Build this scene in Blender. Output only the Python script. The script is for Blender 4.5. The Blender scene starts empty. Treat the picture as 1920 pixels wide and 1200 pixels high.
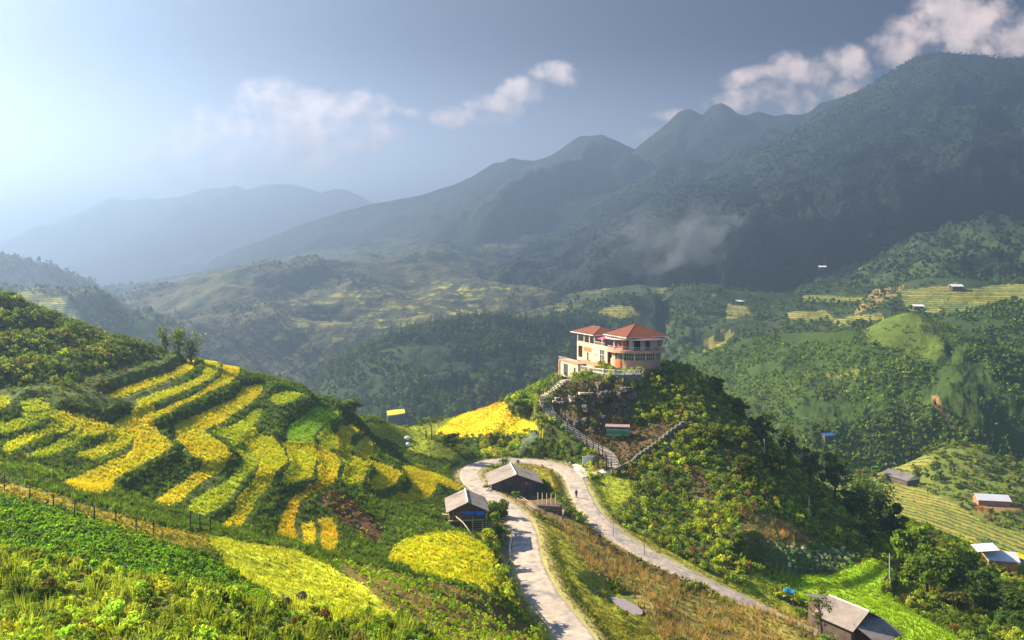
import bpy, bmesh, math, random
import numpy as np
from mathutils import Vector, Matrix

# ------------------------------------------------------------------ camera, sky, sun, exposure
F, HZ = 1507.0, 500.0            # focal length and horizon row, in pixels of a 1920 x 1200 frame
SC = bpy.context.scene
COL = SC.collection
cam_d = bpy.data.cameras.new('camera'); cam = bpy.data.objects.new('camera', cam_d); COL.objects.link(cam)
cam_d.sensor_width = 36; cam_d.lens = 36 * F / 1920; cam_d.shift_y = -(600 - HZ) / 1920
cam_d.clip_start = 0.5; cam_d.clip_end = 60000
cam.location = (0, 0, 0); cam.rotation_euler = (math.radians(90), 0, 0)
SC.camera = cam

SUN_EL, SUN_AZ = math.radians(33), math.radians(-64)     # azimuth measured from +Y towards +X
sdir = Vector((math.sin(SUN_AZ) * math.cos(SUN_EL), math.cos(SUN_AZ) * math.cos(SUN_EL), math.sin(SUN_EL)))
sun_d = bpy.data.lights.new('sun', 'SUN'); sun_d.energy = 5.0; sun_d.angle = math.radians(0.5); sun_d.color = (1.0, 0.86, 0.66)
sun = bpy.data.objects.new('sun', sun_d); COL.objects.link(sun)
sun.rotation_euler = sdir.to_track_quat('Z', 'Y').to_euler(); sun.location = (-200, 100, 200)

world = bpy.data.worlds.new('World'); SC.world = world; world.use_nodes = True
SC.view_settings.view_transform = 'Standard'; SC.view_settings.look = 'None'
SC.view_settings.exposure = 2.6; SC.view_settings.gamma = 1.0
SC.render.engine = 'CYCLES'
cy = SC.cycles
cy.use_denoising = True
cy.max_bounces = 6; cy.diffuse_bounces = 2; cy.glossy_bounces = 2; cy.transmission_bounces = 3
cy.transparent_max_bounces = 6; cy.volume_bounces = 1
cy.volume_max_steps = 64
cy.sample_clamp_indirect = 4.0

def N(nt, t, **kw):
    n = nt.nodes.new(t)
    for k, v in kw.items():
        if k.startswith('i_'): n.inputs[k[2:].replace('_', ' ')].default_value = v
        else: setattr(n, k, v)
    return n

def sky_world():
    nt = world.node_tree; nt.nodes.clear(); L = nt.links.new
    out = N(nt, 'ShaderNodeOutputWorld'); bg = N(nt, 'ShaderNodeBackground'); bg.inputs['Strength'].default_value = SKY_STRENGTH
    sky = N(nt, 'ShaderNodeTexSky', sky_type='NISHITA', sun_disc=False, sun_elevation=SUN_EL, sun_rotation=SUN_AZ,
            altitude=7000, air_density=1.0, dust_density=2.0, ozone_density=4.0)
    tc = N(nt, 'ShaderNodeTexCoord')
    sep = N(nt, 'ShaderNodeSeparateXYZ'); L(tc.outputs['Generated'], sep.inputs[0])
    def M(op, a, b=None, c=None):
        n = N(nt, 'ShaderNodeMath', operation=op)
        for i, v in enumerate((a, b, c)):
            if v is None: continue
            if isinstance(v, (int, float)): n.inputs[i].default_value = v
            else: L(v, n.inputs[i])
        return n.outputs[0]
    ysafe = M('MAXIMUM', sep.outputs[1], 0.05)
    u = M('DIVIDE', sep.outputs[0], ysafe); v = M('DIVIDE', sep.outputs[2], ysafe)
    uv = N(nt, 'ShaderNodeCombineXYZ'); L(u, uv.inputs[0]); L(v, uv.inputs[1])
    def fbm(scale, detail, off, rough=0.55):
        add = N(nt, 'ShaderNodeVectorMath', operation='ADD'); L(uv.outputs[0], add.inputs[0]); add.inputs[1].default_value = off
        n = N(nt, 'ShaderNodeTexNoise'); n.inputs['Scale'].default_value = scale; n.inputs['Detail'].default_value = detail
        n.inputs['Roughness'].default_value = rough
        L(add.outputs[0], n.inputs['Vector']); return n.outputs['Fac']
    warp = N(nt, 'ShaderNodeTexNoise'); warp.inputs['Scale'].default_value = 7; warp.inputs['Detail'].default_value = 6
    L(uv.outputs[0], warp.inputs['Vector'])
    ws = N(nt, 'ShaderNodeVectorMath', operation='SUBTRACT'); L(warp.outputs['Color'], ws.inputs[0]); ws.inputs[1].default_value = (.5, .5, .5)
    wm = N(nt, 'ShaderNodeVectorMath', operation='MULTIPLY_ADD'); L(ws.outputs[0], wm.inputs[0]); wm.inputs[1].default_value = (.09, .07, 0); L(uv.outputs[0], wm.inputs[2])
    best = None
    for (px, py, a, b, s) in CLOUDS:
        sub = N(nt, 'ShaderNodeVectorMath', operation='SUBTRACT'); L(wm.outputs[0], sub.inputs[0])
        sub.inputs[1].default_value = ((px - 960) / F, (HZ - py) / F, 0)
        mul = N(nt, 'ShaderNodeVectorMath', operation='MULTIPLY'); L(sub.outputs[0], mul.inputs[0]); mul.inputs[1].default_value = (F / a / 1.25, F / b / 1.25, 0)
        d2 = N(nt, 'ShaderNodeVectorMath', operation='DOT_PRODUCT'); L(mul.outputs[0], d2.inputs[0]); L(mul.outputs[0], d2.inputs[1])
        f = M('MULTIPLY_ADD', d2.outputs['Value'], -s, s)
        best = f if best is None else M('MAXIMUM', best, f)
    best = M('MAXIMUM', best, -1.0)
    n1 = fbm(17, 8, (0, 0, 0), .56); n2 = fbm(17, 8, (.012, -.012, 0), .56)
    dens = M('ADD', best, M('MULTIPLY_ADD', n1, 4.2, -2.25))
    mr = N(nt, 'ShaderNodeMapRange', interpolation_type='SMOOTHSTEP'); L(dens, mr.inputs[0]); mr.inputs[1].default_value = -0.25; mr.inputs[2].default_value = 1.1
    front = M('GREATER_THAN', sep.outputs[1], 0.06)
    alpha = M('MULTIPLY', M('MULTIPLY', mr.outputs[0], 0.92), front)
    shade = M('MULTIPLY_ADD', M('SUBTRACT', n1, n2), 3.0, 0.62)      # lit and shaded sides of the billows painted into the cloud colour
    sm = N(nt, 'ShaderNodeClamp'); L(shade, sm.inputs[0])
    cc = N(nt, 'ShaderNodeMix', data_type='RGBA'); L(sm.outputs[0], cc.inputs['Factor'])
    cc.inputs[6].default_value = (*CLOUD_DARK, 1); cc.inputs[7].default_value = (*CLOUD_LIGHT, 1)
    mix = N(nt, 'ShaderNodeMix', data_type='RGBA'); L(alpha, mix.inputs['Factor'])
    dim = N(nt, 'ShaderNodeVectorMath', operation='MULTIPLY'); L(sky.outputs[0], dim.inputs[0]); 
    # sky scaled by direction: dimmed ahead, boosted overhead and behind as added fill light
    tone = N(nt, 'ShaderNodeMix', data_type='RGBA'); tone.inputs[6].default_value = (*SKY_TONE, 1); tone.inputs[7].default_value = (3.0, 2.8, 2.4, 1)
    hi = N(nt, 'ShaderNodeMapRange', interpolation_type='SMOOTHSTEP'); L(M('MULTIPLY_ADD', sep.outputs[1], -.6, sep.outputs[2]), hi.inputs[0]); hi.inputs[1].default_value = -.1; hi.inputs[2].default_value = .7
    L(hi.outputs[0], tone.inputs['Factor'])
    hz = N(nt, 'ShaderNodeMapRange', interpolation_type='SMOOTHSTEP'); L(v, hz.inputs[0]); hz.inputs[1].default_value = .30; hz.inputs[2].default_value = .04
    th = N(nt, 'ShaderNodeMix', data_type='RGBA'); L(hz.outputs[0], th.inputs['Factor']); L(tone.outputs[2], th.inputs[6]); th.inputs[7].default_value = (4.2, 2.5, 1.5, 1)  # warm boost low at the horizon, added to the sky colour
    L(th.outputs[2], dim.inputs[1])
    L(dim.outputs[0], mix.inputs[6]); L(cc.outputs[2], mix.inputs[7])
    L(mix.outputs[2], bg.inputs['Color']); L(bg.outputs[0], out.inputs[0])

SKY_STRENGTH = 0.05
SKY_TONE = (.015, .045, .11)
CLOUD_DARK, CLOUD_LIGHT = (3.2, 2.75, 2.7), (7.6, 5.9, 5.2)
CLOUDS = [(520, 205, 66, 44, 1.1), (585, 215, 50, 34, .9), (655, 212, 66, 30, 1), (450, 245, 85, 44, 1.1), (345, 275, 100, 40, 1), (560, 275, 150, 58, 1.1), (420, 300, 130, 36, .8),
          (690, 265, 70, 26, .9), (740, 222, 34, 12, .6), (1035, 138, 38, 22, 1), (985, 165, 48, 24, 1), (930, 195, 60, 24, 1), (865, 222, 50, 20, .9),
          (915, 225, 50, 22, .7), (1420, 140, 46, 24, 1), (1500, 140, 66, 30, 1), (1585, 125, 56, 28, 1), (1380, 185, 54, 22, .9), (1470, 185, 80, 34, 1),
          (1570, 180, 70, 34, .9), (1690, 105, 66, 40, 1), (1730, 72, 66, 36, 1), (1810, 45, 90, 60, 1.1), (1900, 50, 80, 60, 1.1), (1840, 90, 130, 32, 1),
          (1240, 226, 40, 14, .7), (1195, 268, 34, 12, .6)]
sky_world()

# ------------------------------------------------------------------ naming helpers
def tag(o, label=None, cat=None, group=None, kind=None):
    if label: o['label'] = label
    if cat: o['category'] = cat
    if group: o['group'] = group
    if kind: o['kind'] = kind
    return o

def thing(name, label, cat, loc=(0, 0, 0), rz=0.0, group=None):
    o = bpy.data.objects.new(name, None); COL.objects.link(o)
    o.location = loc; o.rotation_euler = (0, 0, rz); o.empty_display_size = .3
    return tag(o, label, cat, group)

def mesh_np(name, V, Q, mat, parent=None, smooth=False, tint=None, floats=None):
    me = bpy.data.meshes.new(name)
    V = np.ascontiguousarray(V, np.float32); Q = np.ascontiguousarray(Q, np.int32)
    me.vertices.add(len(V)); me.vertices.foreach_set('co', V.ravel())
    k = Q.shape[1]
    me.loops.add(Q.size); me.loops.foreach_set('vertex_index', Q.ravel())
    me.polygons.add(len(Q)); me.polygons.foreach_set('loop_start', np.arange(0, Q.size, k, dtype=np.int32))
    if smooth: me.polygons.foreach_set('use_smooth', np.ones(len(Q), bool))
    if tint is not None:
        a = me.color_attributes.new('tint', 'FLOAT_COLOR', 'POINT')
        c = np.ones((len(V), 4), np.float32); c[:, :3] = tint; a.data.foreach_set('color', c.ravel())
    for nm, arr in (floats or {}).items():
        a = me.attributes.new(nm, 'FLOAT', 'POINT'); a.data.foreach_set('value', np.ascontiguousarray(arr, np.float32).ravel())
    me.update(calc_edges=True)
    me.materials.append(mat)
    o = bpy.data.objects.new(name, me); COL.objects.link(o)
    if parent: o.parent = parent
    return o

# ------------------------------------------------------------------ noise, geometry helpers
def _h(ix, iy, seed):
    n = (ix.astype(np.int64) * 374761393 + iy.astype(np.int64) * 668265263 + seed * 1274126177) & 0xffffffff
    n = ((n ^ (n >> 13)) * 1274126177) & 0xffffffff
    return ((n ^ (n >> 16)) & 0xffff) / 65535.0 * 2 * math.pi

def pnoise(x, y, seed=0):
    xi = np.floor(x); yi = np.floor(y); fx = x - xi; fy = y - yi
    u = fx * fx * fx * (fx * (fx * 6 - 15) + 10); v = fy * fy * fy * (fy * (fy * 6 - 15) + 10)
    def g(a, b):
        t = _h(xi + a, yi + b, seed); return np.cos(t) * (fx - a) + np.sin(t) * (fy - b)
    n0 = g(0, 0) * (1 - u) + g(1, 0) * u; n1 = g(0, 1) * (1 - u) + g(1, 1) * u
    return (n0 * (1 - v) + n1 * v) * 1.4

def fbm(x, y, octs=4, seed=0, gain=.5, ridged=False):
    t = np.zeros(np.shape(x)); a = 1.0; s = 0.0
    for o in range(octs):
        n = pnoise(x, y, seed + o * 17)
        if ridged: n = 1 - 2 * np.abs(n)
        t += a * n; s += a; a *= gain; x = x * 2.03 + 11.3; y = y * 2.03 - 7.1
    return t / s

def sstep(a, b, x):
    t = np.clip((x - a) / (b - a), 0, 1); return t * t * (3 - 2 * t)

def PT(px, py, d):
    return np.array([(px - 960) / F * d, d, -(py - HZ) / F * d])

def in_poly(px, py, poly):
    r = np.zeros(np.shape(px), bool); n = len(poly)
    for i in range(n):
        x0, y0 = poly[i]; x1, y1 = poly[(i + 1) % n]
        if y0 == y1: continue
        c = ((y0 > py) != (y1 > py)) & (px < (x1 - x0) * (py - y0) / (y1 - y0) + x0)
        r ^= c
    return r

def poly_dist(x, y, poly, closed=True):
    D = np.full(np.shape(x), 1e9); n = len(poly)
    for i in range(n if closed else n - 1):
        x0, y0 = poly[i][:2]; x1, y1 = poly[(i + 1) % n][:2]
        dx, dy = x1 - x0, y1 - y0; l2 = dx * dx + dy * dy + 1e-9
        t = np.clip(((x - x0) * dx + (y - y0) * dy) / l2, 0, 1)
        D = np.minimum(D, (x - x0 - t * dx) ** 2 + (y - y0 - t * dy) ** 2)
    return np.sqrt(D)

RNG = np.random.default_rng(7)
random.seed(7)

# ------------------------------------------------------------------ materials
def mat_new(name):
    m = bpy.data.materials.new(name); m.use_nodes = True; nt = m.node_tree; nt.nodes.clear()
    return m, nt, nt.links.new

def mat_terrain(name, s_big, s_small, bump, amp=.35):
    """land cover from the mesh attribute, broken up with noise; 'terr' > 0 shows rows of crops along 'row'"""
    m, nt, L = mat_new(name)
    out = N(nt, 'ShaderNodeOutputMaterial'); b = N(nt, 'ShaderNodeBsdfPrincipled'); b.inputs['Roughness'].default_value = 1; b.inputs['Specular IOR Level'].default_value = .1
    at = N(nt, 'ShaderNodeAttribute', attribute_name='tint'); tr = N(nt, 'ShaderNodeAttribute', attribute_name='terr'); rw = N(nt, 'ShaderNodeAttribute', attribute_name='row')
    geo = N(nt, 'ShaderNodeNewGeometry')
    def noise(s, d=5):
        n = N(nt, 'ShaderNodeTexNoise'); n.inputs['Scale'].default_value = s; n.inputs['Detail'].default_value = d; n.inputs['Roughness'].default_value = .65
        L(geo.outputs['Position'], n.inputs['Vector']); return n
    n1, n2 = noise(s_big), noise(s_small)
    def M(op, a, b_=None, c=None):
        n = N(nt, 'ShaderNodeMath', operation=op)
        for i, v in enumerate((a, b_, c)):
            if v is None: continue
            if isinstance(v, (int, float)): n.inputs[i].default_value = v
            else: L(v, n.inputs[i])
        return n.outputs[0]
    # crop rows
    fr = M('FRACT', M('ADD', rw.outputs['Fac'], M('MULTIPLY_ADD', n1.outputs['Fac'], 1.2, 0)))
    idx = M('FLOOR', M('ADD', rw.outputs['Fac'], M('MULTIPLY_ADD', n1.outputs['Fac'], 1.2, 0)))
    wn = N(nt, 'ShaderNodeTexWhiteNoise', noise_dimensions='1D'); L(idx, wn.inputs['W'])
    gold = N(nt, 'ShaderNodeMix', data_type='RGBA'); L(M('MULTIPLY_ADD', n1.outputs['Fac'], 1.6, M('MULTIPLY_ADD', wn.outputs['Value'], .8, -.75)), gold.inputs['Factor']); gold.clamp_factor = True
    gold.inputs[6].default_value = (.14, .18, .03, 1); gold.inputs[7].default_value = (.33, .25, .05, 1)
    rs = N(nt, 'ShaderNodeMapRange'); L(fr, rs.inputs[0]); rs.inputs[1].default_value = .62; rs.inputs[2].default_value = .72
    rowc = N(nt, 'ShaderNodeMix', data_type='RGBA'); L(rs.outputs[0], rowc.inputs['Factor']); L(gold.outputs[2], rowc.inputs[6]); rowc.inputs[7].default_value = (.06, .09, .02, 1)
    tm = N(nt, 'ShaderNodeMapRange'); L(M('ADD', tr.outputs['Fac'], M('MULTIPLY_ADD', n2.outputs['Fac'], 1.3, -.65)), tm.inputs[0]); tm.inputs[1].default_value = .4; tm.inputs[2].default_value = .55
    base = N(nt, 'ShaderNodeMix', data_type='RGBA'); L(tm.outputs[0], base.inputs['Factor']); L(at.outputs['Color'], base.inputs[6]); L(rowc.outputs[2], base.inputs[7])
    k = M('ADD', M('MULTIPLY_ADD', n1.outputs['Fac'], amp * 2, 1 - amp), M('MULTIPLY_ADD', n2.outputs['Fac'], amp * 2.4, -amp * 1.2))
    sc = N(nt, 'ShaderNodeVectorMath', operation='SCALE'); L(base.outputs[2], sc.inputs[0]); L(k, sc.inputs['Scale'])
    L(sc.outputs[0], b.inputs['Base Color'])
    bp = N(nt, 'ShaderNodeBump'); bp.inputs['Strength'].default_value = .8; bp.inputs['Distance'].default_value = bump
    L(n2.outputs['Fac'], bp.inputs['Height']); L(bp.outputs[0], b.inputs['Normal'])
    L(b.outputs[0], out.inputs[0]); return m

def mat_leaf(name, trans=.42, gloss=.0):
    m, nt, L = mat_new(name)
    out = N(nt, 'ShaderNodeOutputMaterial'); at = N(nt, 'ShaderNodeAttribute', attribute_name='tint')
    d = N(nt, 'ShaderNodeBsdfDiffuse'); t = N(nt, 'ShaderNodeBsdfTranslucent'); mx = N(nt, 'ShaderNodeMixShader'); mx.inputs[0].default_value = trans
    geo = N(nt, 'ShaderNodeNewGeometry'); n = N(nt, 'ShaderNodeTexNoise'); n.inputs['Scale'].default_value = .12; n.inputs['Detail'].default_value = 3
    L(geo.outputs['Position'], n.inputs['Vector'])
    mr = N(nt, 'ShaderNodeMapRange'); L(n.outputs['Fac'], mr.inputs[0]); mr.inputs[1].default_value = .3; mr.inputs[2].default_value = .7; mr.inputs[3].default_value = .75; mr.inputs[4].default_value = 1.25
    sc = N(nt, 'ShaderNodeVectorMath', operation='SCALE'); L(at.outputs['Color'], sc.inputs[0]); L(mr.outputs[0], sc.inputs['Scale'])
    tw = N(nt, 'ShaderNodeVectorMath', operation='MULTIPLY'); L(sc.outputs[0], tw.inputs[0]); tw.inputs[1].default_value = (1.25, 1.15, .55)
    L(sc.outputs[0], d.inputs[0]); L(tw.outputs[0], t.inputs[0]); L(d.outputs[0], mx.inputs[1]); L(t.outputs[0], mx.inputs[2])
    L(mx.outputs[0], out.inputs[0]); return m

def mat_plain(name, col, rough=.8, nscale=3.0, amp=.25, stretch=(1, 1, 1), bump=.0, metal=0.0, spots=None, wave=None):
    """surface with a little natural unevenness in object space; spots = second colour in patches; wave = (axis, scale) corrugation/planks"""
    m, nt, L = mat_new(name)
    out = N(nt, 'ShaderNodeOutputMaterial'); b = N(nt, 'ShaderNodeBsdfPrincipled'); b.inputs['Roughness'].default_value = rough; b.inputs['Metallic'].default_value = metal
    b.inputs['Specular IOR Level'].default_value = .3
    tc = N(nt, 'ShaderNodeTexCoord'); mp = N(nt, 'ShaderNodeMapping'); mp.inputs['Scale'].default_value = stretch; L(tc.outputs['Object'], mp.inputs[0])
    n = N(nt, 'ShaderNodeTexNoise'); n.inputs['Scale'].default_value = nscale; n.inputs['Detail'].default_value = 6; n.inputs['Roughness'].default_value = .65; L(mp.outputs[0], n.inputs['Vector'])
    mr = N(nt, 'ShaderNodeMapRange'); L(n.outputs['Fac'], mr.inputs[0]); mr.inputs[1].default_value = .25; mr.inputs[2].default_value = .75; mr.inputs[3].default_value = 1 - amp; mr.inputs[4].default_value = 1 + amp
    src = None
    if spots:
        mx = N(nt, 'ShaderNodeMix', data_type='RGBA'); n3 = N(nt, 'ShaderNodeTexNoise'); n3.inputs['Scale'].default_value = nscale * .35; n3.inputs['Detail'].default_value = 8; n3.inputs['Roughness'].default_value = .7
        L(tc.outputs['Object'], n3.inputs['Vector'])
        m3 = N(nt, 'ShaderNodeMapRange'); L(n3.outputs['Fac'], m3.inputs[0]); m3.inputs[1].default_value = .48; m3.inputs[2].default_value = .62
        L(m3.outputs[0], mx.inputs['Factor']); mx.inputs[6].default_value = (*col, 1); mx.inputs[7].default_value = (*spots, 1); src = mx.outputs[2]
    sc = N(nt, 'ShaderNodeVectorMath', operation='SCALE'); L(mr.outputs[0], sc.inputs['Scale'])
    if src: L(src, sc.inputs[0])
    else: sc.inputs[0].default_value = col
    L(sc.outputs[0], b.inputs['Base Color'])
    h = n.outputs['Fac']
    if wave:
        ax, ws = wave
        w = N(nt, 'ShaderNodeTexWave', bands_direction=ax); w.inputs['Scale'].default_value = ws; w.inputs['Distortion'].default_value = .4; L(tc.outputs['Object'], w.inputs['Vector'])
        wr = N(nt, 'ShaderNodeMapRange'); L(w.outputs['Fac'], wr.inputs[0]); wr.inputs[3].default_value = .72; wr.inputs[4].default_value = 1.08
        s2 = N(nt, 'ShaderNodeVectorMath', operation='SCALE'); L(sc.outputs[0], s2.inputs[0]); L(wr.outputs[0], s2.inputs['Scale']); L(s2.outputs[0], b.inputs['Base Color'])
        h = w.outputs['Fac']
    if bump:
        bp = N(nt, 'ShaderNodeBump'); bp.inputs['Distance'].default_value = bump; bp.inputs['Strength'].default_value = .7; L(h, bp.inputs['Height']); L(bp.outputs[0], b.inputs['Normal'])
    L(b.outputs[0], out.inputs[0]); return m

MT_NEAR = mat_terrain('near_ground', .35, 2.2, .12)
MT_HILL = mat_terrain('hill_ground', .035, .25, 1.2)
MT_FAR = mat_terrain('mountain_ground', .006, .045, 12, .5)
M_LEAF = mat_leaf('leaves', .45)
M_RICE = mat_leaf('rice_leaves', .40)
M_FOREST = mat_leaf('forest_leaves', .25)
# ------------------------------------------------------------------ near terrain: controls (pixel, pixel, depth) turned into points of the land
CTRL = [
 # foreground slope under the camera
 (0,1200,32),(250,1200,34),(500,1200,38),(700,1200,44),(820,1200,54),(900,1200,61),(960,1200,68),(0,1100,42),(250,1110,44),(500,1125,48),
 (0,925,68),(200,985,64),(400,1060,60),(500,1110,57),(0,1030,50),(200,1070,49),(400,1120,47),
 (0,903,74),(100,930,72),(290,985,71),(400,1012,73),(50,880,82),(150,905,82),
 (400,1015,75),(550,1040,79),(600,1062,76),(500,1080,68),(650,1130,62),(740,1150,62),(560,1150,52),
 (620,1052,80),(750,1090,78),(900,1150,72),(980,1190,70),
 (870,1000,112),(740,1045,98),(830,1080,94),(930,1108,92),(925,1050,104),
 (875,988,121),(830,970,124),(920,985,124),(930,960,136),(700,960,114),(650,960,110),(620,1010,97),(560,1010,97),(700,1000,106),
 # between the two legs of the road
 (930,925,157),(975,930,158),(1020,925,160),(960,905,166),(1000,895,170),(1020,880,177),(940,885,174),(1050,940,156),(1100,1020,135),(1180,1075,127),(1050,990,140),(1170,1130,112),
 (1300,1170,112),(1100,1100,108),(1150,1190,95),(1400,1190,112),(1300,1200,102),(1310,1108,127),(1230,1068,133),(1400,1148,122),(1250,1120,118),(1090,1060,118),(1050,1000,132),
 # left of the hairpin, plateau, golden field
 (830,860,180),(800,830,185),(760,800,192),(700,790,187),(600,800,166),(810,815,215),(1020,812,215),(900,790,226),(930,757,242),(850,782,238),(900,848,199),(960,835,206),
 (780,797,236),(960,750,247),(1000,728,238),(740,805,196),(760,840,184),(720,840,172),
 # knoll
 (1070,704,210),(1100,704,210),(1130,703,209),(1160,703,207),(1190,703,209),(1120,690,219),(1100,690,226),(1200,690,216),(1240,686,215),(1290,690,214),(1140,678,228),(1190,680,226),(1230,682,224),(1100,682,236),
 (1340,732,209),(1390,790,204),(1450,850,198),(1540,925,190),(1600,990,180),(1180,715,203.5),(1080,718,205),(1130,718,204.5),
 (1200,850,185),(1150,800,195),(1250,800,191),(1200,745,202),(1300,870,180),(1300,950,167),(1200,940,167),(1150,930,169),(1400,950,165),(1400,1000,155),
 (1300,1030,149),(1450,1035,152),(1500,1050,151),(1060,715,208),(1020,760,203),(1060,810,195),(1110,850,188),(1140,882,181),(980,752,216),(990,790,209),(1040,850,193),(1350,870,180),(1250,740,203),
 (1110,885,181),(1160,900,177),(1120,900,177),(1090,882,182),
 # lower right
 (1560,1000,173),(1560,1045,163),(1640,1050,166),(1600,1200,121),(1510,1150,124),(1650,1210,122),(1700,1095,162),(1740,1130,152),(1850,1190,138),(1920,1200,139),(1800,1070,200),(1900,1120,200),(1920,1070,255),
 (1760,1000,240),(1700,980,240),(1660,1020,195),
 (1880,1072,290),(1920,1005,325),(1700,960,352),(1800,945,362),(1690,903,402),(1920,935,370),(1600,885,425),(1750,872,440),(1650,1000,318),(1840,1040,305),(1560,870,445),
 # hidden valley behind the knoll and the left hill
 (1300,1000,320),(1150,1000,310),(1000,1000,310),(850,1000,310),(1450,1000,320),(700,1000,300),
 (660,790,192),(1250,730,240),(1100,760,262),(1350,850,245),(950,850,272),(820,880,268),
 (0,556,152),(50,576,153),(100,601,153),(170,626,154),(250,651,154),(310,661,156),(360,668,157),(400,679,158.5),(450,691,159.5),(500,706,161),(550,722,163),(590,736,165),(625,755,169),(660,772,174),(700,778,194),
 (100,1000,235),(400,1000,240),(600,1000,250),(250,1000,320),(-300,420,152),(-300,1000,260),
 (170,672,182),(250,697,183),(310,710,184),(400,732,186),(500,757,188),(590,782,191),(640,800,196),
 (0,650,128),(100,680,125),(200,700,127),(0,740,110),(100,750,110),(200,760,114),(0,830,95),(-300,600,120),(-300,800,85),(-300,950,62),(-300,1200,34),(60,600,145),
 # hill body
 (300,700,138),(400,720,143),(500,740,148),(330,760,123),(420,790,128),(520,780,138),(600,770,150),(300,840,108),(400,850,112),(500,860,116),(600,860,126),(700,880,136),(800,920,146),(860,912,158),
 (200,850,102),(120,830,103),(220,920,94),(350,930,97),(460,960,98),(300,955,90),(440,1000,86),(560,950,106),(780,950,132),(740,870,150),(650,830,150),(80,860,92),
 # far frame of the sheet
 (2300,1000,330),(2300,1150,190),(2300,1300,120),(2300,1000,440),(1700,1000,455),(1300,1000,455),(960,1000,455),(600,1000,455),(200,1000,455),(-300,1000,455),(1920,1000,455),
 (1000,1300,78),(600,1400,26),(1300,1300,85),(1700,1320,95),
]
XYZC = [(0, 8, -8), (-9, 9, -7.5), (14, 9, -13), (-16, 20, -10), (20, 25, -20), (-40, 26, -9), (40, 45, -33)]
ROAD1 = [(1125,1262,80),(1078,1195,89),(1040,1145,95.5),(1012,1110,100),(993,1065,109),(986,1035,117),(984,1005,126),(975,978,135),(955,955,145),(928,935,153),(902,918,160),(882,900,168),(878,884,176),
         (896,871,183),(925,865,188),(960,863,190),(1010,866,190),(1050,875,185),(1076,893,177),(1087,925,166),(1103,957,157),(1146,1000,148),(1218,1043,141),(1310,1089,135),(1400,1131,131),(1480,1172,127),(1560,1222,122)]
ROAD_XYZ = [PT(*p) for p in ROAD1]
def chaikin(P, it=2):
    P = [np.array(p, float) for p in P]
    for _ in range(it):
        Q = [P[0]]
        for a, b in zip(P[:-1], P[1:]): Q += [a * .75 + b * .25, a * .25 + b * .75]
        Q.append(P[-1]); P = Q
    return np.array(P)
ROADC = chaikin(ROAD_XYZ, 3)

CP = np.array([PT(*c) for c in CTRL] + XYZC + [p for p in ROAD_XYZ])
def tps_fit(P, lam):
    x = P[:, :2] / 100.0; n = len(x)
    r2 = ((x[:, None] - x[None]) ** 2).sum(-1); K = .5 * r2 * np.log(r2 + 1e-12) + lam * np.eye(n)
    A = np.zeros((n + 3, n + 3)); A[:n, :n] = K; A[:n, n] = 1; A[:n, n + 1:] = x; A[n:, :n] = A[:n, n:].T
    return x, np.linalg.solve(A, np.r_[P[:, 2], 0, 0, 0])
def tps_eval(mod, X, Y):
    c, w = mod; sh = np.shape(X); X = np.ravel(X) / 100.; Y = np.ravel(Y) / 100.; out = np.empty(len(X))
    for i in range(0, len(X), 20000):
        a, b = X[i:i + 20000], Y[i:i + 20000]
        r2 = (a[:, None] - c[None, :, 0]) ** 2 + (b[:, None] - c[None, :, 1]) ** 2
        out[i:i + 20000] = (.5 * r2 * np.log(r2 + 1e-12)) @ w[:-3] + w[-3] + w[-2] * a + w[-1] * b
    return out.reshape(sh)
TPS = tps_fit(CP, 2e-4)
# the base surface S on a regular raster, sampled bilinearly afterwards
gx = np.arange(-330, 470, 1.6); gy = np.arange(4, 480, 1.6)
GS = tps_eval(TPS, *np.meshgrid(gx, gy))
def bil(G, gx, gy, x, y):
    i = np.clip((x - gx[0]) / (gx[1] - gx[0]), 0, len(gx) - 1.001); j = np.clip((y - gy[0]) / (gy[1] - gy[0]), 0, len(gy) - 1.001)
    i0 = i.astype(int); j0 = j.astype(int); a = i - i0; b = j - j0
    return (G[j0, i0] * (1 - a) + G[j0, i0 + 1] * a) * (1 - b) + (G[j0 + 1, i0] * (1 - a) + G[j0 + 1, i0 + 1] * a) * b
def S(x, y): return bil(GS, gx, gy, x, y)

DS = np.geomspace(22, 452, 1500)
def march(px, py, surf):
    """first point where the line of sight through a pixel meets surf(x, y)"""
    px = np.atleast_1d(np.array(px, float)); py = np.atleast_1d(np.array(py, float)); out = np.zeros((len(px), 3))
    for k in range(len(px)):
        x = (px[k] - 960) / F * DS; z = -(py[k] - HZ) / F * DS
        below = np.nonzero(z <= surf(x, DS))[0]
        i = below[0] if len(below) else len(DS) - 1
        out[k] = (x[i], DS[i], z[i])
    return out

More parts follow.
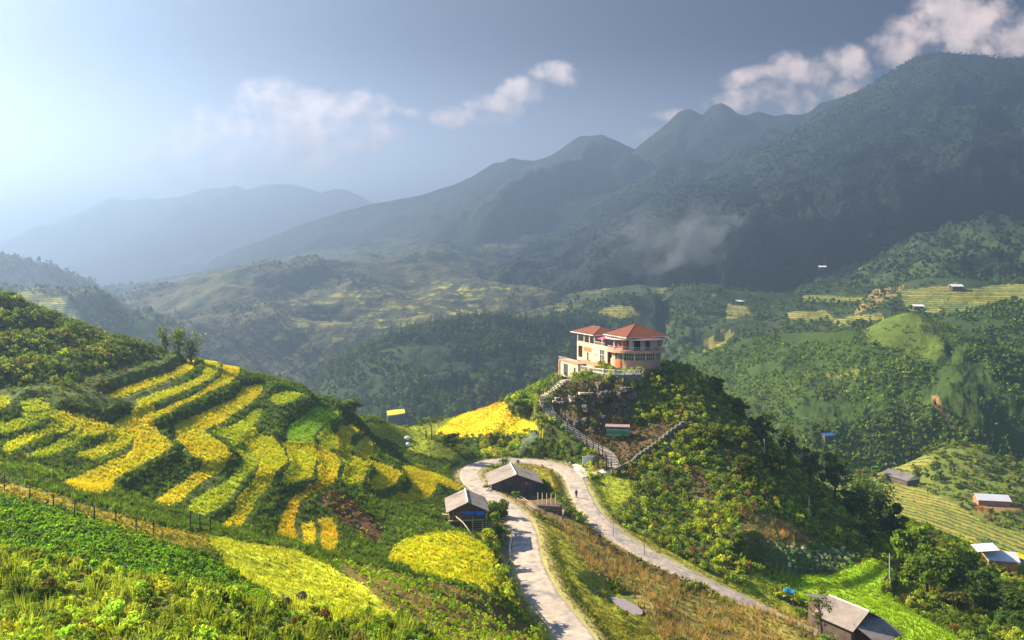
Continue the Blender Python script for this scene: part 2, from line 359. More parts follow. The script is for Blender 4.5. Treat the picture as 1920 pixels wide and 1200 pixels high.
# ------------------------------------------------------------------ rice terraces: (name, outline in pixels, tilt kept from the slope, colour)
GOLD, YEL, LIME, ORANGE, GREEN = (.66, .53, .015), (.58, .55, .016), (.39, .46, .017), (.68, .43, .015), (.26, .42, .015)
FIELDS = [
 ([(300,652),(324,652),(342,660),(336,669),(312,678),(306,672),(306,663)], YEL),
 ([(200,744),(240,727),(285,712),(330,697),(336,690),(354,681),(350,666),(369,669),(378,678),(360,693),(339,705),(300,717),(255,735),(228,747),(207,748)], GOLD),
 ([(258,754),(300,738),(345,723),(378,708),(387,693),(381,676),(405,681),(411,690),(396,708),(360,726),(330,738),(294,753),(264,763)], YEL),
 ([(285,780),(324,763),(360,747),(390,729),(417,711),(420,693),(414,684),(447,693),(444,705),(426,720),(390,735),(345,756),(318,773),(292,785)], GOLD),
 ([(105,775),(144,780),(168,789),(192,798),(197,810),(177,819),(156,816),(144,804),(126,789)], GOLD),
 ([(198,798),(228,801),(240,813),(247,825),(234,840),(204,849),(174,861),(153,859),(150,853),(180,843),(204,828),(207,816)], YEL),
 ([(216,797),(240,782),(288,777),(284,795),(294,813),(322,835),(300,852),(283,860),(249,880),(212,897),(204,917),(181,929),(153,928),(122,914),(127,904),(170,887),(210,867),(240,855),(255,840),(252,825),(240,810),(228,799)], GOLD),
 ([(0,744),(14,744),(17,753),(6,765),(-30,770),(-30,744)], YEL),
 ([(42,756),(63,750),(77,750),(69,759),(86,777),(84,786),(54,798),(18,810),(-20,814),(-20,804),(36,789),(48,774)], LIME),
 ([(87,762),(105,774),(126,789),(141,795),(126,807),(96,813),(60,825),(30,840),(15,852),(9,846),(15,834),(45,819),(90,804),(99,795),(87,780),(81,765)], YEL),
 ([(147,813),(168,819),(150,828),(120,840),(99,852),(75,858),(51,862),(48,858),(75,846),(114,828)], LIME),
 ([(330,801),(375,780),(400,767),(443,750),(457,727),(490,723),(488,738),(467,757),(433,778),(400,797),(378,808),(399,822),(420,837),(425,852),(396,861),(366,858),(354,840),(333,825)], GOLD),
 ([(450,693),(483,697),(500,707),(490,717),(467,720),(455,713)], GOLD),
 ([(510,707),(533,713),(550,723),(533,730),(507,733),(503,723)], YEL),
 ([(550,722),(587,732),(583,743),(563,737)], ORANGE),
 ([(510,743),(540,735),(567,740),(547,752),(523,760),(510,757)], LIME),
 ([(547,797),(577,780),(603,765),(633,772),(630,783),(600,800),(577,830),(543,827),(540,813)], GREEN),
 ([(680,773),(707,777),(740,790),(733,800),(710,808),(690,800)], GREEN),
 ([(400,813),(437,800),(450,795),(480,770),(490,768),(483,787),(467,803),(442,815),(447,829),(430,822)], LIME),
 ([(596,828),(618,802),(627,823),(626,842),(612,840)], LIME),
 ([(660,798),(673,807),(657,820),(647,847),(628,845),(630,823),(640,807)], GOLD),
 ([(447,828),(477,813),(510,823),(530,847),(537,867),(517,883),(490,887),(487,867),(467,847)], YEL),
 ([(530,833),(573,833),(590,860),(583,893),(567,900),(530,905),(547,880),(540,853)], YEL),
 ([(575,833),(613,843),(637,863),(630,887),(630,897),(597,902),(600,877),(592,860)], GOLD),
 ([(616,843),(653,853),(693,870),(683,887),(680,903),(647,910),(643,903),(650,883),(640,863)], YEL),
 ([(677,857),(700,867),(733,877),(752,888),(740,907),(700,920),(697,910),(710,893),(695,872)], GOLD),
 ([(753,877),(783,873),(817,890),(867,913),(860,918),(817,903),(813,920),(800,933),(760,947),(720,953),(717,947),(767,927),(777,910),(760,890)], GOLD),
 ([(660,847),(690,820),(697,833),(697,858),(677,855)], GOLD),
 ([(408,815),(430,822),(447,840),(465,850),(484,862),(482,872),(453,897),(435,925),(425,939),(382,965),(354,956),(363,942),(402,919),(433,902),(453,877),(459,860),(430,833)], LIME),
 ([(397,868),(425,861),(433,866),(411,885),(377,902),(354,922),(334,942),(312,948),(295,942),(320,922),(365,894)], GOLD),
 ([(513,890),(510,903),(477,937),(467,960),(447,987),(417,990),(443,963),(450,943),(467,920),(487,893)], GOLD),
 ([(627,908),(599,919),(559,939),(554,962),(548,979),(554,1013),(542,1013),(522,1002),(531,968),(551,934),(593,914),(616,905)], ORANGE),
 ([(568,985),(585,982),(589,1002),(585,1021),(571,1030),(573,1007)], GOLD),
 ([(599,976),(619,973),(627,993),(630,1024),(613,1036),(605,1019),(607,996)], ORANGE),
]
def lim(poly, z): return [(p[0], p[1]) for p in poly]
FLD = []
for poly, colr in FIELDS:
    pp = np.array(poly, float)
    hit = march(pp[:, 0], pp[:, 1], S); Lv = float(np.mean(hit[:, 2]))
    k = .62
    W = march(pp[:, 0], pp[:, 1], lambda x, y: Lv * (1 - k) + k * S(x, y))
    FLD.append((Lv, k, [tuple(w) for w in W], colr))
# paddies at the lower right are one level
PADDY = [([(1385,1092),(1425,1078),(1500,1092),(1560,1096),(1600,1090),(1640,1066),(1672,1066),(1650,1090),(1648,1112),(1700,1142),(1760,1176),(1830,1215),(1640,1215),(1560,1150),(1440,1112)], -59.2),
         ([(1504,1078),(1560,1078),(1610,1062),(1632,1050),(1645,1052),(1610,1076),(1572,1088),(1510,1086)], -58.2)]
for poly, z in PADDY:
    W = [(((p[0] - 960) / F) * (-z * F / (p[1] - HZ)), -z * F / (p[1] - HZ), z) for p in poly]
    FLD.append((z, 0.0, W, GREEN))
FLD_ORDER = sorted(range(len(FLD)), key=lambda i: FLD[i][0])

# flat pads under buildings: x, y, radius, blend, z
def pad(px, py, d, r, b): p = PT(px, py, d); return (p[0], p[1], r, b, p[2])
PADS = [pad(1172, 1134, 112, 4.0, 3), pad(1119, 1108, 114, .8, 1.2), pad(1312, 1115, 127, .8, 1.2),
        pad(875, 988, 122.5, 4.2, 3), pad(972, 929, 163.5, 6.0, 2.5), (PT(1191, 0, 218)[0], 217.0, 8.5, 3, -27.0), (52.5, 121.5, 4.5, 3, -57.3),
        pad(1690, 903, 402, 9, 6), pad(1860, 945, 360, 10, 6), pad(1880, 1062, 292, 8, 5)]

# final near surface on a camera-centred grid (fine close by, coarser far off)
NPX = np.arange(-420, 2345, 2.3)
dl = [5.0]
while dl[-1] < 470:
    d_ = dl[-1]; dl.append(d_ * (1.010 if d_ < 40 else 1.0055 if d_ < 72 else 1.0036 if d_ < 205 else 1.0065))
ND = np.array(dl)
GPX, GD = np.meshgrid(NPX, ND)
GX = (GPX - 960) / F * GD; GY = GD.copy()
GZ = S(GX, GY)
micro = .55 * fbm(GX / 7., GY / 7., 4, 3) + .22 * fbm(GX / 1.3, GY / 1.3, 3, 9)
quiet = np.zeros_like(GZ)                 # 1 where the land has been levelled (no roughness, no wild shrubs)
# knoll rock: broken, stepped
rock = np.exp(-(((GX - PT(1130, 0, 199)[0]) / 13.) ** 2 + ((GY - 200) / 7.) ** 2))
up_ = sstep(345, 300, GPX) * sstep(165, 150, GD) * sstep(92, 104, GD) * sstep(-17.5, -16.0, GZ)
micro = micro - up_ * .62 * np.sin(2 * math.pi * (GZ + .4 * micro) / 2.9) * 1.0
FIELD_ID = np.full(GZ.shape, -1, np.int16)
base = GZ + micro + rock * 2.2 * fbm(GX / 5., GY / 5., 4, 31, ridged=True)
GZ = base.copy()
for i in FLD_ORDER:
    Lv, k, W, colr = FLD[i]
    Wa = np.array(W); x0, y0 = Wa[:, :2].min(0) - 3; x1, y1 = Wa[:, :2].max(0) + 3
    m = (GX > x0) & (GX < x1) & (GY > y0) & (GY < y1)
    if not m.any(): continue
    X, Y = GX[m], GY[m]
    D = poly_dist(X, Y, W); ins = in_poly(X, Y, [w[:2] for w in W]) | (D < .2); D = np.maximum(D - .2, 0)
    w = np.where(ins, 1.0, 1 - sstep(.15, 1.6, D))
    zf = Lv * (1 - k) + k * S(X, Y)
    GZ[m] = GZ[m] * (1 - w) + (zf + .03 * fbm(X, Y, 2, 5)) * w
    f = FIELD_ID[m]; f[ins] = i; FIELD_ID[m] = f
    q = quiet[m]; quiet[m] = np.maximum(q, np.where(ins, 1, 1 - sstep(0, .5, D)))
for (x, y, r, b, z) in PADS:
    D = np.hypot(GX - x, GY - y); w = 1 - sstep(r, r + b, D); GZ = GZ * (1 - w) + z * w; quiet = np.maximum(quiet, 1 - sstep(r - .5, r + .3, D))
# road bed
RW = 2.15
RD = np.full(GZ.shape, 1e9); RZ = np.zeros(GZ.shape)
bb = (GX > ROADC[:, 0].min() - 9) & (GX < ROADC[:, 0].max() + 9) & (GY > ROADC[:, 1].min() - 9) & (GY < ROADC[:, 1].max() + 9)
X, Y = GX[bb], GY[bb]; best = np.full(X.shape, 1e9); bz = np.zeros(X.shape)
for a, b in zip(ROADC[:-1], ROADC[1:]):
    dx, dy = b[0] - a[0], b[1] - a[1]; t = np.clip(((X - a[0]) * dx + (Y - a[1]) * dy) / (dx * dx + dy * dy + 1e-9), 0, 1)
    d = np.hypot(X - a[0] - t * dx, Y - a[1] - t * dy); z = a[2] + t * (b[2] - a[2]); u = d < best
    best[u] = d[u]; bz[u] = z[u]
RD[bb] = best; RZ[bb] = bz
w = 1 - sstep(RW + .5, RW + 3.4, RD); GZ = GZ * (1 - w) + (RZ - .05) * w
quiet = np.maximum(quiet, 1 - sstep(RW + .2, RW + .9, RD))

def gi(x, y):
    x = np.asarray(x, float); y = np.asarray(y, float)
    return np.clip(np.interp(960 + F * x / y, NPX, np.arange(len(NPX))), 0, len(NPX) - 1.001), np.clip(np.interp(y, ND, np.arange(len(ND))), 0, len(ND) - 1.001)
def samp(G, x, y):
    i, j = gi(x, y); i0 = i.astype(int); j0 = j.astype(int); a = i - i0; b = j - j0
    return (G[j0, i0] * (1 - a) + G[j0, i0 + 1] * a) * (1 - b) + (G[j0 + 1, i0] * (1 - a) + G[j0 + 1, i0 + 1] * a) * b
def ground(x, y): return samp(GZ, x, y)
def hit(px, py):
    """point of the finished land seen at a pixel of the photograph"""
    p = march([px], [py], ground)[0]; return np.array([p[0], p[1], float(ground(p[0], p[1]))])

# bed of the stone stairs
SP = [(1147, 884), (1150, 874), (1143, 860), (1128, 847), (1108, 838), (1086, 825), (1066, 812), (1050, 801), (1036, 790), (1027, 776), (1019, 762), (1026, 750), (1038, 741), (1050, 731), (1060, 721), (1069, 713)]
SW = chaikin([hit(*p) for p in SP], 2)
for a_, b_ in zip(SW[:-1], SW[1:]):
    mm = (np.abs(GX - a_[0]) < 7) & (np.abs(GY - a_[1]) < 7); X, Y = GX[mm], GY[mm]
    dx, dy = b_[0] - a_[0], b_[1] - a_[1]; t = np.clip(((X - a_[0]) * dx + (Y - a_[1]) * dy) / (dx * dx + dy * dy + 1e-9), 0, 1)
    D = np.hypot(X - a_[0] - t * dx, Y - a_[1] - t * dy); w = 1 - sstep(1.5, 3.4, D); GZ[mm] = GZ[mm] * (1 - w) + (a_[2] + t * (b_[2] - a_[2]) - .15) * w
    quiet[mm] = np.maximum(quiet[mm], 1 - sstep(1.4, 2.0, D))

PYG = HZ - GZ / GD * F                    # where each grid point projects
run = np.minimum.accumulate(np.where(GD > 20, PYG, 4000), axis=0)
VIS = (PYG < run + 26) & (GPX > -70) & (GPX < 1990) & (PYG < 1290)

# ------------------------------------------------------------------ land cover
TINT = np.zeros(GZ.shape + (3,)); TINT[:] = (.070, .095, .020)
n_ = fbm(GX / 9, GY / 9, 4, 41)
TINT += np.clip(n_, 0, 1)[..., None] * np.array((.05, .055, .006)) + np.clip(-n_, 0, 1)[..., None] * np.array((.015, -.02, .0))
CLS = np.zeros(GZ.shape, np.int16)        # 0 wild shrubs
ROWC = (GX * .9 + GY * .43) / 3.9; TERR = np.zeros(GZ.shape)
C_RICE, C_GRASS, C_POTATO, C_SOY, C_CORN, C_SOIL, C_LIME, C_VALLEY, C_PADDY, C_GOLD, C_ROCK, C_WEED, C_THIN, C_FLOWER = range(1, 15)
def paint(poly, cls, colr, dr=(0, 999), only=None):
    wob = 3.0
    m = in_poly(GPX + wob * n_ * 2, PYG + wob * n_, poly) & (GD > dr[0]) & (GD < dr[1])
    if only is not None: m &= only
    CLS[m] = cls
    if colr is not None: TINT[m] = np.array(colr) * (1 + .35 * n_[m])[:, None]
    return m
# light weeds low on the slopes
paint([(-80,1040),(120,1060),(330,1095),(545,1150),(700,1165),(1000,1210),(1000,1300),(-80,1300)], C_WEED, (.13,.16,.025), (0, 75))
paint([(-60,922),(100,950),(200,985),(330,1030),(440,1075),(490,1110),(548,1148),(480,1132),(330,1094),(180,1068),(100,1056),(-60,1020)], C_POTATO, (.045,.10,.012), (0, 90))
paint([(-60,896),(70,918),(200,960),(300,988),(388,1005),(400,1042),(330,1028),(200,983),(100,948),(-60,920)], C_LIME, (.30,.26,.03), (50, 95))
paint([(385,1002),(470,1018),(560,1033),(610,1058),(700,1108),(745,1155),(740,1175),(600,1160),(548,1145),(490,1108),(420,1062)], C_GRASS, (.38,.42,.02), (40, 92))
paint([(618,1050),(700,1062),(760,1078),(850,1098),(930,1128),(990,1176),(1004,1215),(820,1215),(760,1170),(700,1112),(650,1075)], C_SOY, (.13,.085,.025), (40, 95))
paint([(729,1036),(752,1013),(820,996),(862,999),(899,1013),(928,1036),(925,1058),(930,1095),(947,1118),(916,1108),(885,1096),(834,1086),(772,1074),(763,1056),(726,1055)], C_RICE, YEL, (80, 120))
paint([(594,930),(625,918),(655,935),(690,965),(720,1000),(700,1020),(660,990),(640,985),(618,960)], C_SOIL, (.11,.055,.028), (90, 125))
# middle: verges, slope between the legs
paint([(930,950),(985,960),(1060,1000),(1120,1075),(1200,1150),(1290,1215),(1080,1300),(960,1120),(955,1000)], C_GRASS, (.25,.25,.025), (84, 150))
paint([(1000,960),(1060,962),(1110,1000),(1200,1058),(1330,1122),(1440,1160),(1540,1230),(1260,1230),(1180,1110),(1110,1075),(1060,1000)], C_CORN, (.20,.17,.045), (84, 150))
paint([(1095,985),(1150,1010),(1240,1058),(1340,1105),(1360,1120),(1240,1082),(1160,1045),(1100,1005)], C_SOIL, (.13,.075,.03), (110, 150))
paint([(985,915),(1030,930),(1085,975),(1050,965),(1000,948),(940,935),(925,925)], C_SOIL, (.14,.085,.035), (140, 165))
paint([(905,905),(925,880),(960,872),(1020,872),(1060,885),(1072,925),(1090,975),(1060,945),(1030,905),(985,890),(930,900)], C_GRASS, (.27,.24,.03), (150, 192))
paint([(1092,905),(1150,890),(1180,900),(1185,930),(1150,960),(1130,990),(1098,945)], C_GRASS, (.24,.28,.02), (145, 182))
paint([(1140,962),(1230,1020),(1330,1075),(1480,1130),(1500,1160),(1400,1122),(1310,1082),(1218,1036),(1140,992)], C_GRASS, (.26,.27,.025), (110, 152))
paint([(1180,1100),(1330,1125),(1500,1150),(1560,1180),(1540,1215),(1330,1175)], C_CORN, (.24,.20,.045), (100, 133))
paint([(930,912),(1010,912),(1062,985),(1000,962),(940,932)], C_SOIL, (.15,.10,.045), (138, 170))
# golden field and its bank
paint([(808,816),(830,795),(870,775),(905,757),(945,752),(960,775),(1000,795),(1028,812),(960,815),(890,820),(850,818)], C_GOLD, GOLD, (195, 262))
paint([(880,772),(905,757),(945,754),(962,778),(940,784),(890,786)], C_GOLD, ORANGE, (195, 262))
paint([(660,790),(800,800),(880,768),(912,752),(900,765),(840,790),(808,822),(860,850),(880,870),(780,850),(700,815)], C_GRASS, (.22,.26,.02), (175, 262))
# knoll: brown rocky face, bare soil round the sign
paint([(1040,740),(1060,716),(1120,712),(1180,716),(1200,760),(1180,800),(1240,800),(1290,795),(1200,860),(1150,880),(1120,840),(1060,800),(1030,775)], C_ROCK, (.13,.095,.04), (160, 212))
paint([(1110,800),(1250,790),(1290,800),(1200,865),(1150,882),(1090,830)], C_SOIL, (.10,.066,.034), (160, 205))
paint([(1290,865),(1330,900),(1345,950),(1310,945),(1295,905)], C_SOIL, (.10,.07,.034), (150, 190))
paint([(1380,950),(1490,985),(1530,1020),(1500,1045),(1400,1020)], C_CORN, (.12,.11,.03), (140, 172))
paint([(1405,1022),(1450,1018),(1520,1030),(1610,1035),(1600,1056),(1560,1076),(1480,1076),(1420,1068)], C_FLOWER, (.07,.10,.03), (135, 172))
paint([(1400,1078),(1430,1070),(1500,1088),(1400,1130),(1380,1110)], C_GRASS, (.22,.26,.02), (125, 162))
# right valley
vm = (GD > 262) & (GPX > 1400)
TINT[vm] = (.12, .145, .025); CLS[vm] = C_VALLEY; TINT[vm] *= (1.0 + .5 * fbm(GX / 30, GY / 30, 3, 83)[vm])[:, None]
v = paint([(1660,1000),(1652,905),(1700,905),(1800,950),(1850,985),(2100,1050),(2100,1130),(1760,1040)], C_VALLEY, (.20,.22,.025), (255, 440)); TERR[v] = 1
v = paint([(1640,870),(1700,845),(1760,860),(1700,885),(1640,905)], C_VALLEY, (.2,.24,.025), (300, 470)); TERR[v] = .9
paint([(1730,1000),(1790,1015),(1900,1035),(2100,1060),(2100,1120),(1870,1085),(1830,1030),(1740,1015)], C_VALLEY, (.54,.42,.015), (240, 420))
v = in_poly(GPX, PYG, [(1730,1000),(1790,1015),(1900,1035),(2100,1060),(2100,1120),(1870,1085),(1830,1030),(1740,1015)]) & (GD > 240); TERR[v] = 0
paint([(1822,948),(1860,952),(1858,962),(1835,962)], C_SOIL, (.32,.10,.04), (255, 440))
paint([(1830,925),(1900,935),(1920,960),(1850,962)], C_SOIL, (.22,.13,.05), (300, 440))
inf = FIELD_ID >= 0
for i in range(len(FLD)):
    m = FIELD_ID == i
    TINT[m] = np.array(FLD[i][3]) * np.array((.8, .85, 1)); CLS[m] = C_PADDY if FLD[i][3] is GREEN else C_RICE
m = RD < RW + 1.5
TINT[m] = TINT[m] * .35 + np.array((.30, .25, .12)) * .65 * (1 + .4 * n_[m])[:, None]; CLS[m] = C_THIN
pt_ = lambda x: None

nr, nc = GZ.shape
def grid_faces(nr, nc):
    a = np.arange(nr * nc).reshape(nr, nc)
    return np.stack([a[:-1, :-1].ravel(), a[:-1, 1:].ravel(), a[1:, 1:].ravel(), a[1:, :-1].ravel()], 1)
o = mesh_np('terrain', np.stack([GX, GY, GZ], -1).reshape(-1, 3), grid_faces(nr, nc), MT_NEAR, smooth=True, tint=TINT.reshape(-1, 3), floats={'terr': TERR, 'row': ROWC})
tag(o, 'green hillsides, knoll and terraced slopes around the winding road', 'terrain', kind='structure')

# road ribbon a little above its bed
def ribbon(P, hw, lift, nacross=7, crown=.05):
    P = np.array(P); T = np.gradient(P, axis=0); T[:, 2] = 0; T /= np.linalg.norm(T, axis=1)[:, None] + 1e-9
    Nn = np.stack([-T[:, 1], T[:, 0], np.zeros(len(P))], 1); V = []; hwv = np.broadcast_to(hw, (len(P),))
    for s in np.linspace(-1, 1, nacross):
        w = hwv * s * (1 + .10 * pnoise(np.arange(len(P)) * .22, np.full(len(P), s * 3.)))
        q = P + Nn * w[:, None]; q[:, 2] += lift + crown * (1 - s * s) - (.12 if abs(s) == 1 else 0); V.append(q)
    V = np.stack(V, 1); n, k = V.shape[:2]
    return V.reshape(-1, 3), grid_faces(n, k)
M_ROAD = mat_plain('road_surface', (.34, .275, .21), .9, .9, .36, spots=(.195, .18, .17), bump=.03)
V, Q = ribbon(ROADC, RW, .03, 17)
# worn wheel tracks and dusty, broken edges along the slab
ac_ = np.tile(np.linspace(-1, 1, 17), len(ROADC)); wl = np.exp(-((np.abs(ac_) - .45) / .13) ** 2); dn = .5 + .9 * fbm(V[:, 0] / 2.3, V[:, 1] / 2.3, 4, 55)
rt = 1.04 - .17 * wl * np.clip(dn, 0, 1.2); ed = np.clip((np.abs(ac_) - .74) * 4, 0, 1) * np.clip(dn, 0, 1)
rt = rt[:, None] * (1 - .55 * ed[:, None]) + np.array((.95, .72, .42)) * .55 * ed[:, None]
nt_ = M_ROAD.node_tree; bs_ = [n for n in nt_.nodes if n.type == 'BSDF_PRINCIPLED'][0]; src_ = bs_.inputs['Base Color'].links[0].from_socket
at_ = N(nt_, 'ShaderNodeAttribute', attribute_name='tint'); mu_ = N(nt_, 'ShaderNodeVectorMath', operation='MULTIPLY'); nt_.links.new(src_, mu_.inputs[0]); nt_.links.new(at_.outputs['Color'], mu_.inputs[1]); nt_.links.new(mu_.outputs[0], bs_.inputs['Base Color'])
tag(mesh_np('road', V, Q, M_ROAD, smooth=True, tint=rt), 'pale winding concrete road with a hairpin bend', 'road', kind='structure')
# concrete apron at the foot of the stairs
ap = [hit(*q) for q in ((1072, 871), (1098, 871), (1146, 885), (1118, 893), (1092, 897), (1080, 886))]
zc = np.mean([p[2] for p in ap]) + .07
V = np.array([(p[0], p[1], p[2] + .16) for p in ap] + [(p[0], p[1], p[2] - .6) for p in ap])
bm = bmesh.new(); vs = [bm.verts.new(v) for v in V]; n = len(ap)
bm.faces.new(vs[:n]); bm.faces.new(vs[n:][::-1])
for i in range(n): bm.faces.new((vs[i], vs[(i + 1) % n], vs[n + (i + 1) % n], vs[n + i]))
bmesh.ops.recalc_face_normals(bm, faces=bm.faces); me = bpy.data.meshes.new('pavement'); bm.to_mesh(me); me.materials.append(mat_plain('concrete', (.42, .37, .32), .9, 1.2, .2)); o = bpy.data.objects.new('pavement', me); COL.objects.link(o)
tag(o, 'concrete apron between road and stairs', 'pavement', kind='structure')
# puddles
M_WATER = mat_plain('puddle_water', (.20, .17, .17), .06, 2, .1)
for nm, pts in (('puddle', [(1140,1118),(1158,1120),(1172,1124),(1190,1133),(1206,1145),(1204,1152),(1190,1153),(1168,1143),(1155,1133)]), ('puddle', [(1113,1106),(1124,1105),(1126,1109),(1114,1111)]), ('puddle', [(1306,1112),(1318,1112),(1318,1117),(1308,1118)])):
    z = np.mean([hit(*q)[2] for q in pts]) + .10
    P = np.array([((q[0] - 960) / F * (-z * F / (q[1] - HZ)), -z * F / (q[1] - HZ), z) for q in pts]); c = P.mean(0); V = np.vstack([c, P]); n = len(P)
    T = np.array([(0, 1 + i, 1 + (i + 1) % n) for i in range(n)])
    tag(mesh_np(nm, V, T, M_WATER), 'muddy puddle on the corn slope beside the road', 'puddle', kind='structure')

# wide floor of the valley reaching to the horizon
th = np.linspace(0, 2 * math.pi, 97)[:-1]; rr = np.geomspace(60, 15000, 60)
R_, T_ = np.meshgrid(rr, th, indexing='ij'); X = R_ * np.sin(T_); Y = R_ * np.cos(T_)
Z = -122 + 6 * fbm(X / 300, Y / 300, 3, 4); V = np.stack([X, Y, Z], -1).reshape(-1, 3); a = np.arange(60 * 96).reshape(60, 96); b = np.roll(a, -1, 1)
Q = np.stack([a[:-1].ravel(), a[1:].ravel(), b[1:].ravel(), b[:-1].ravel()], 1)
o = mesh_np('ground', V, Q, MT_FAR, smooth=True, tint=np.tile((.12, .15, .04), (len(V), 1)), floats={'terr': np.zeros(len(V)), 'row': np.zeros(len(V))})
tag(o, 'wide green valley floor under the hills', 'ground', kind='structure')
# ------------------------------------------------------------------ hills and mountains: heightfields swept from ridge lines
def spine_h(X, Y, spines):
    H = np.full(X.shape, -1e5)
    for P, m, r in spines:
        for a, b in zip(P[:-1], P[1:]):
            dx, dy = b[0] - a[0], b[1] - a[1]
            t = np.clip(((X - a[0]) * dx + (Y - a[1]) * dy) / (dx * dx + dy * dy + 1e-9), 0, 1)
            d = np.hypot(X - a[0] - t * dx, Y - a[1] - t * dy)
            zc = a[2] + t * (b[2] - a[2]); dr_ = m * (np.sqrt(d * d + r * r) - r); K = 1.6 * np.maximum(zc + 122, 30)
            H = np.maximum(H, zc - K * (1 - np.exp(-dr_ / K)) * 1.0)
    return H

def spurs(P, every, m, r, floor, rng, length=1.0, slope=.62, lean=.5):
    """side ridges running down from a crest towards the valley"""
    out = []
    seg = np.linalg.norm(np.diff(P[:, :2], axis=0), axis=1); s = np.r_[0, np.cumsum(seg)]
    for q in np.arange(every * .5, s[-1], every):
        q = q + rng.uniform(-.3, .3) * every
        p = np.array([np.interp(q, s, P[:, i]) for i in range(3)])
        hgt = p[2] - floor
        if hgt < 20: continue
        for sgn in ((-1, 1) if rng.random() < .35 else (-1,)):
            ang = rng.uniform(-lean, lean); L_ = hgt / (m * slope) * length * rng.uniform(.55, 1)
            pts = [p - (0, 0, hgt * .02)]; n = 6
            for k in range(1, n + 1):
                ang += rng.uniform(-.28, .28)
                st = L_ / n
                pts.append(pts[-1] + np.array([math.sin(ang) * st, sgn * math.cos(ang) * st, -hgt * .9 * (L_ and length) / n * rng.uniform(.55, 1.25) * .9]))
            out.append((np.array(pts), m * 1.05, r))
    return out

HILLS = {}
def hill(name, label, crest, m, r, floor, px, dr, step, mat, cover, seed, nz=(60, 18), spur=None, extra=(), terr=(), cat='hill', rowh=1.7, every_d=.006, ks=1.0, soft=False):
    rng = np.random.default_rng(seed)
    crest = [(a, b, c * ks) for a, b, c in crest]; dr = (dr[0] * ks, dr[1] * ks); nz = (nz[0] * ks, nz[1] * ks); r *= ks
    if spur: spur = (spur[0] * ks,) + tuple(spur[1:])
    P = np.array([PT(*c) for c in crest]); sp = [(P, m, r)]
    if spur: sp += spurs(P, spur[0], m, r, floor, rng, *spur[1:])
    for e in extra:
        pts, me_, re_ = e; sp.append((np.array([PT(*c) for c in pts]), me_, re_))
    pxs = np.arange(px[0], px[1] + step, step); ds = [dr[0]]
    while ds[-1] < dr[1]: ds.append(ds[-1] * (1 + every_d))
    gpx, gd = np.meshgrid(pxs, np.array(ds)); X = (gpx - 960) / F * gd; Y = gd
    wx = X + nz[0] * .35 * fbm(X / nz[0], Y / nz[0], 3, seed + 1); wy = Y + nz[0] * .35 * fbm(X / nz[0], Y / nz[0], 3, seed + 2)
    Zs = spine_h(X, Y, [(P, m, r)])
    Z = np.maximum(spine_h(wx, wy, sp), Zs - nz[1] * 6)
    top = np.clip((np.interp(X.ravel(), P[np.argsort(P[:, 0]), 0], P[np.argsort(P[:, 0]), 2]).reshape(X.shape) - Zs) / (nz[1] * 3 + 1e-6), 0.09, 1)
    # keep the drawn skyline: blend warped shape back to the plain one near the crest
    Z = Zs * (1 - top) + Z * top + nz[1] * top * fbm(X / nz[0], Y / nz[0], 7, seed + 5, ridged=not soft, gain=.42 if soft else .56)
    we = sstep(dr[0] * 1.2, dr[0] * 1.02, gd)          # feet run out under the valley floor at the sheet's rim
    if px[0] > 0: we = np.maximum(we, sstep(px[0] + .12 * (px[1] - px[0]), px[0] + 5, gpx))
    if px[1] < 1950: we = np.maximum(we, sstep(px[1] - .12 * (px[1] - px[0]), px[1] - 5, gpx))
    Z = np.where(Z > floor - 12, Z * (1 - we) + (floor - 12) * we, Z)
    pyp = HZ - Z / gd * F
    T = np.zeros(Z.shape); C = np.zeros(Z.shape + (3,))
    n1 = fbm(X / nz[0] * (3.2 if soft else .77), Y / nz[0] * (4.5 if soft else .77), 4, seed + 8); n2 = fbm(X / nz[0] * 3, Y / nz[0] * 3, 3, seed + 11)
    C[:] = cover[0]; k = np.clip(.5 + 1.3 * n1 + .4 * n2, 0, 1)[..., None]; C = C * (1 - k) + np.array(cover[1]) * k
    if soft:
        up = sstep(-90, 160, Z)[..., None]; C = C * (1 - up) + np.array((.022, .042, .018)) * up      # woods take over higher up
    for poly, val in terr:
        w = in_poly(gpx + 12 * n1, pyp + 5 * n2, poly)
        if isinstance(val, tuple): C[w] = np.array(val) * (1 + .4 * n2[w])[:, None]
        else: T[w] = val
    o = mesh_np(name, np.stack([X, Y, Z], -1).reshape(-1, 3), grid_faces(*Z.shape), mat, smooth=True, tint=C.reshape(-1, 3), floats={'terr': T, 'row': Z / rowh})
    tag(o, label, cat, kind='structure')
    runm = np.minimum.accumulate(pyp, axis=0)
    HILLS[label] = dict(X=X, Y=Y, Z=Z, T=T, vis=(pyp < runm + 10) & (gpx > -60) & (gpx < 1980) & (Z > floor - 8), px=gpx, py=pyp, d=gd, pxs=pxs, ds=np.array(ds))
    return HILLS[label]

FOR_D, FOR_L = (.012, .026, .011), (.034, .056, .016)
MTN_D, MTN_L = (.005, .011, .009), (.018, .030, .014)
FLOOR = -122
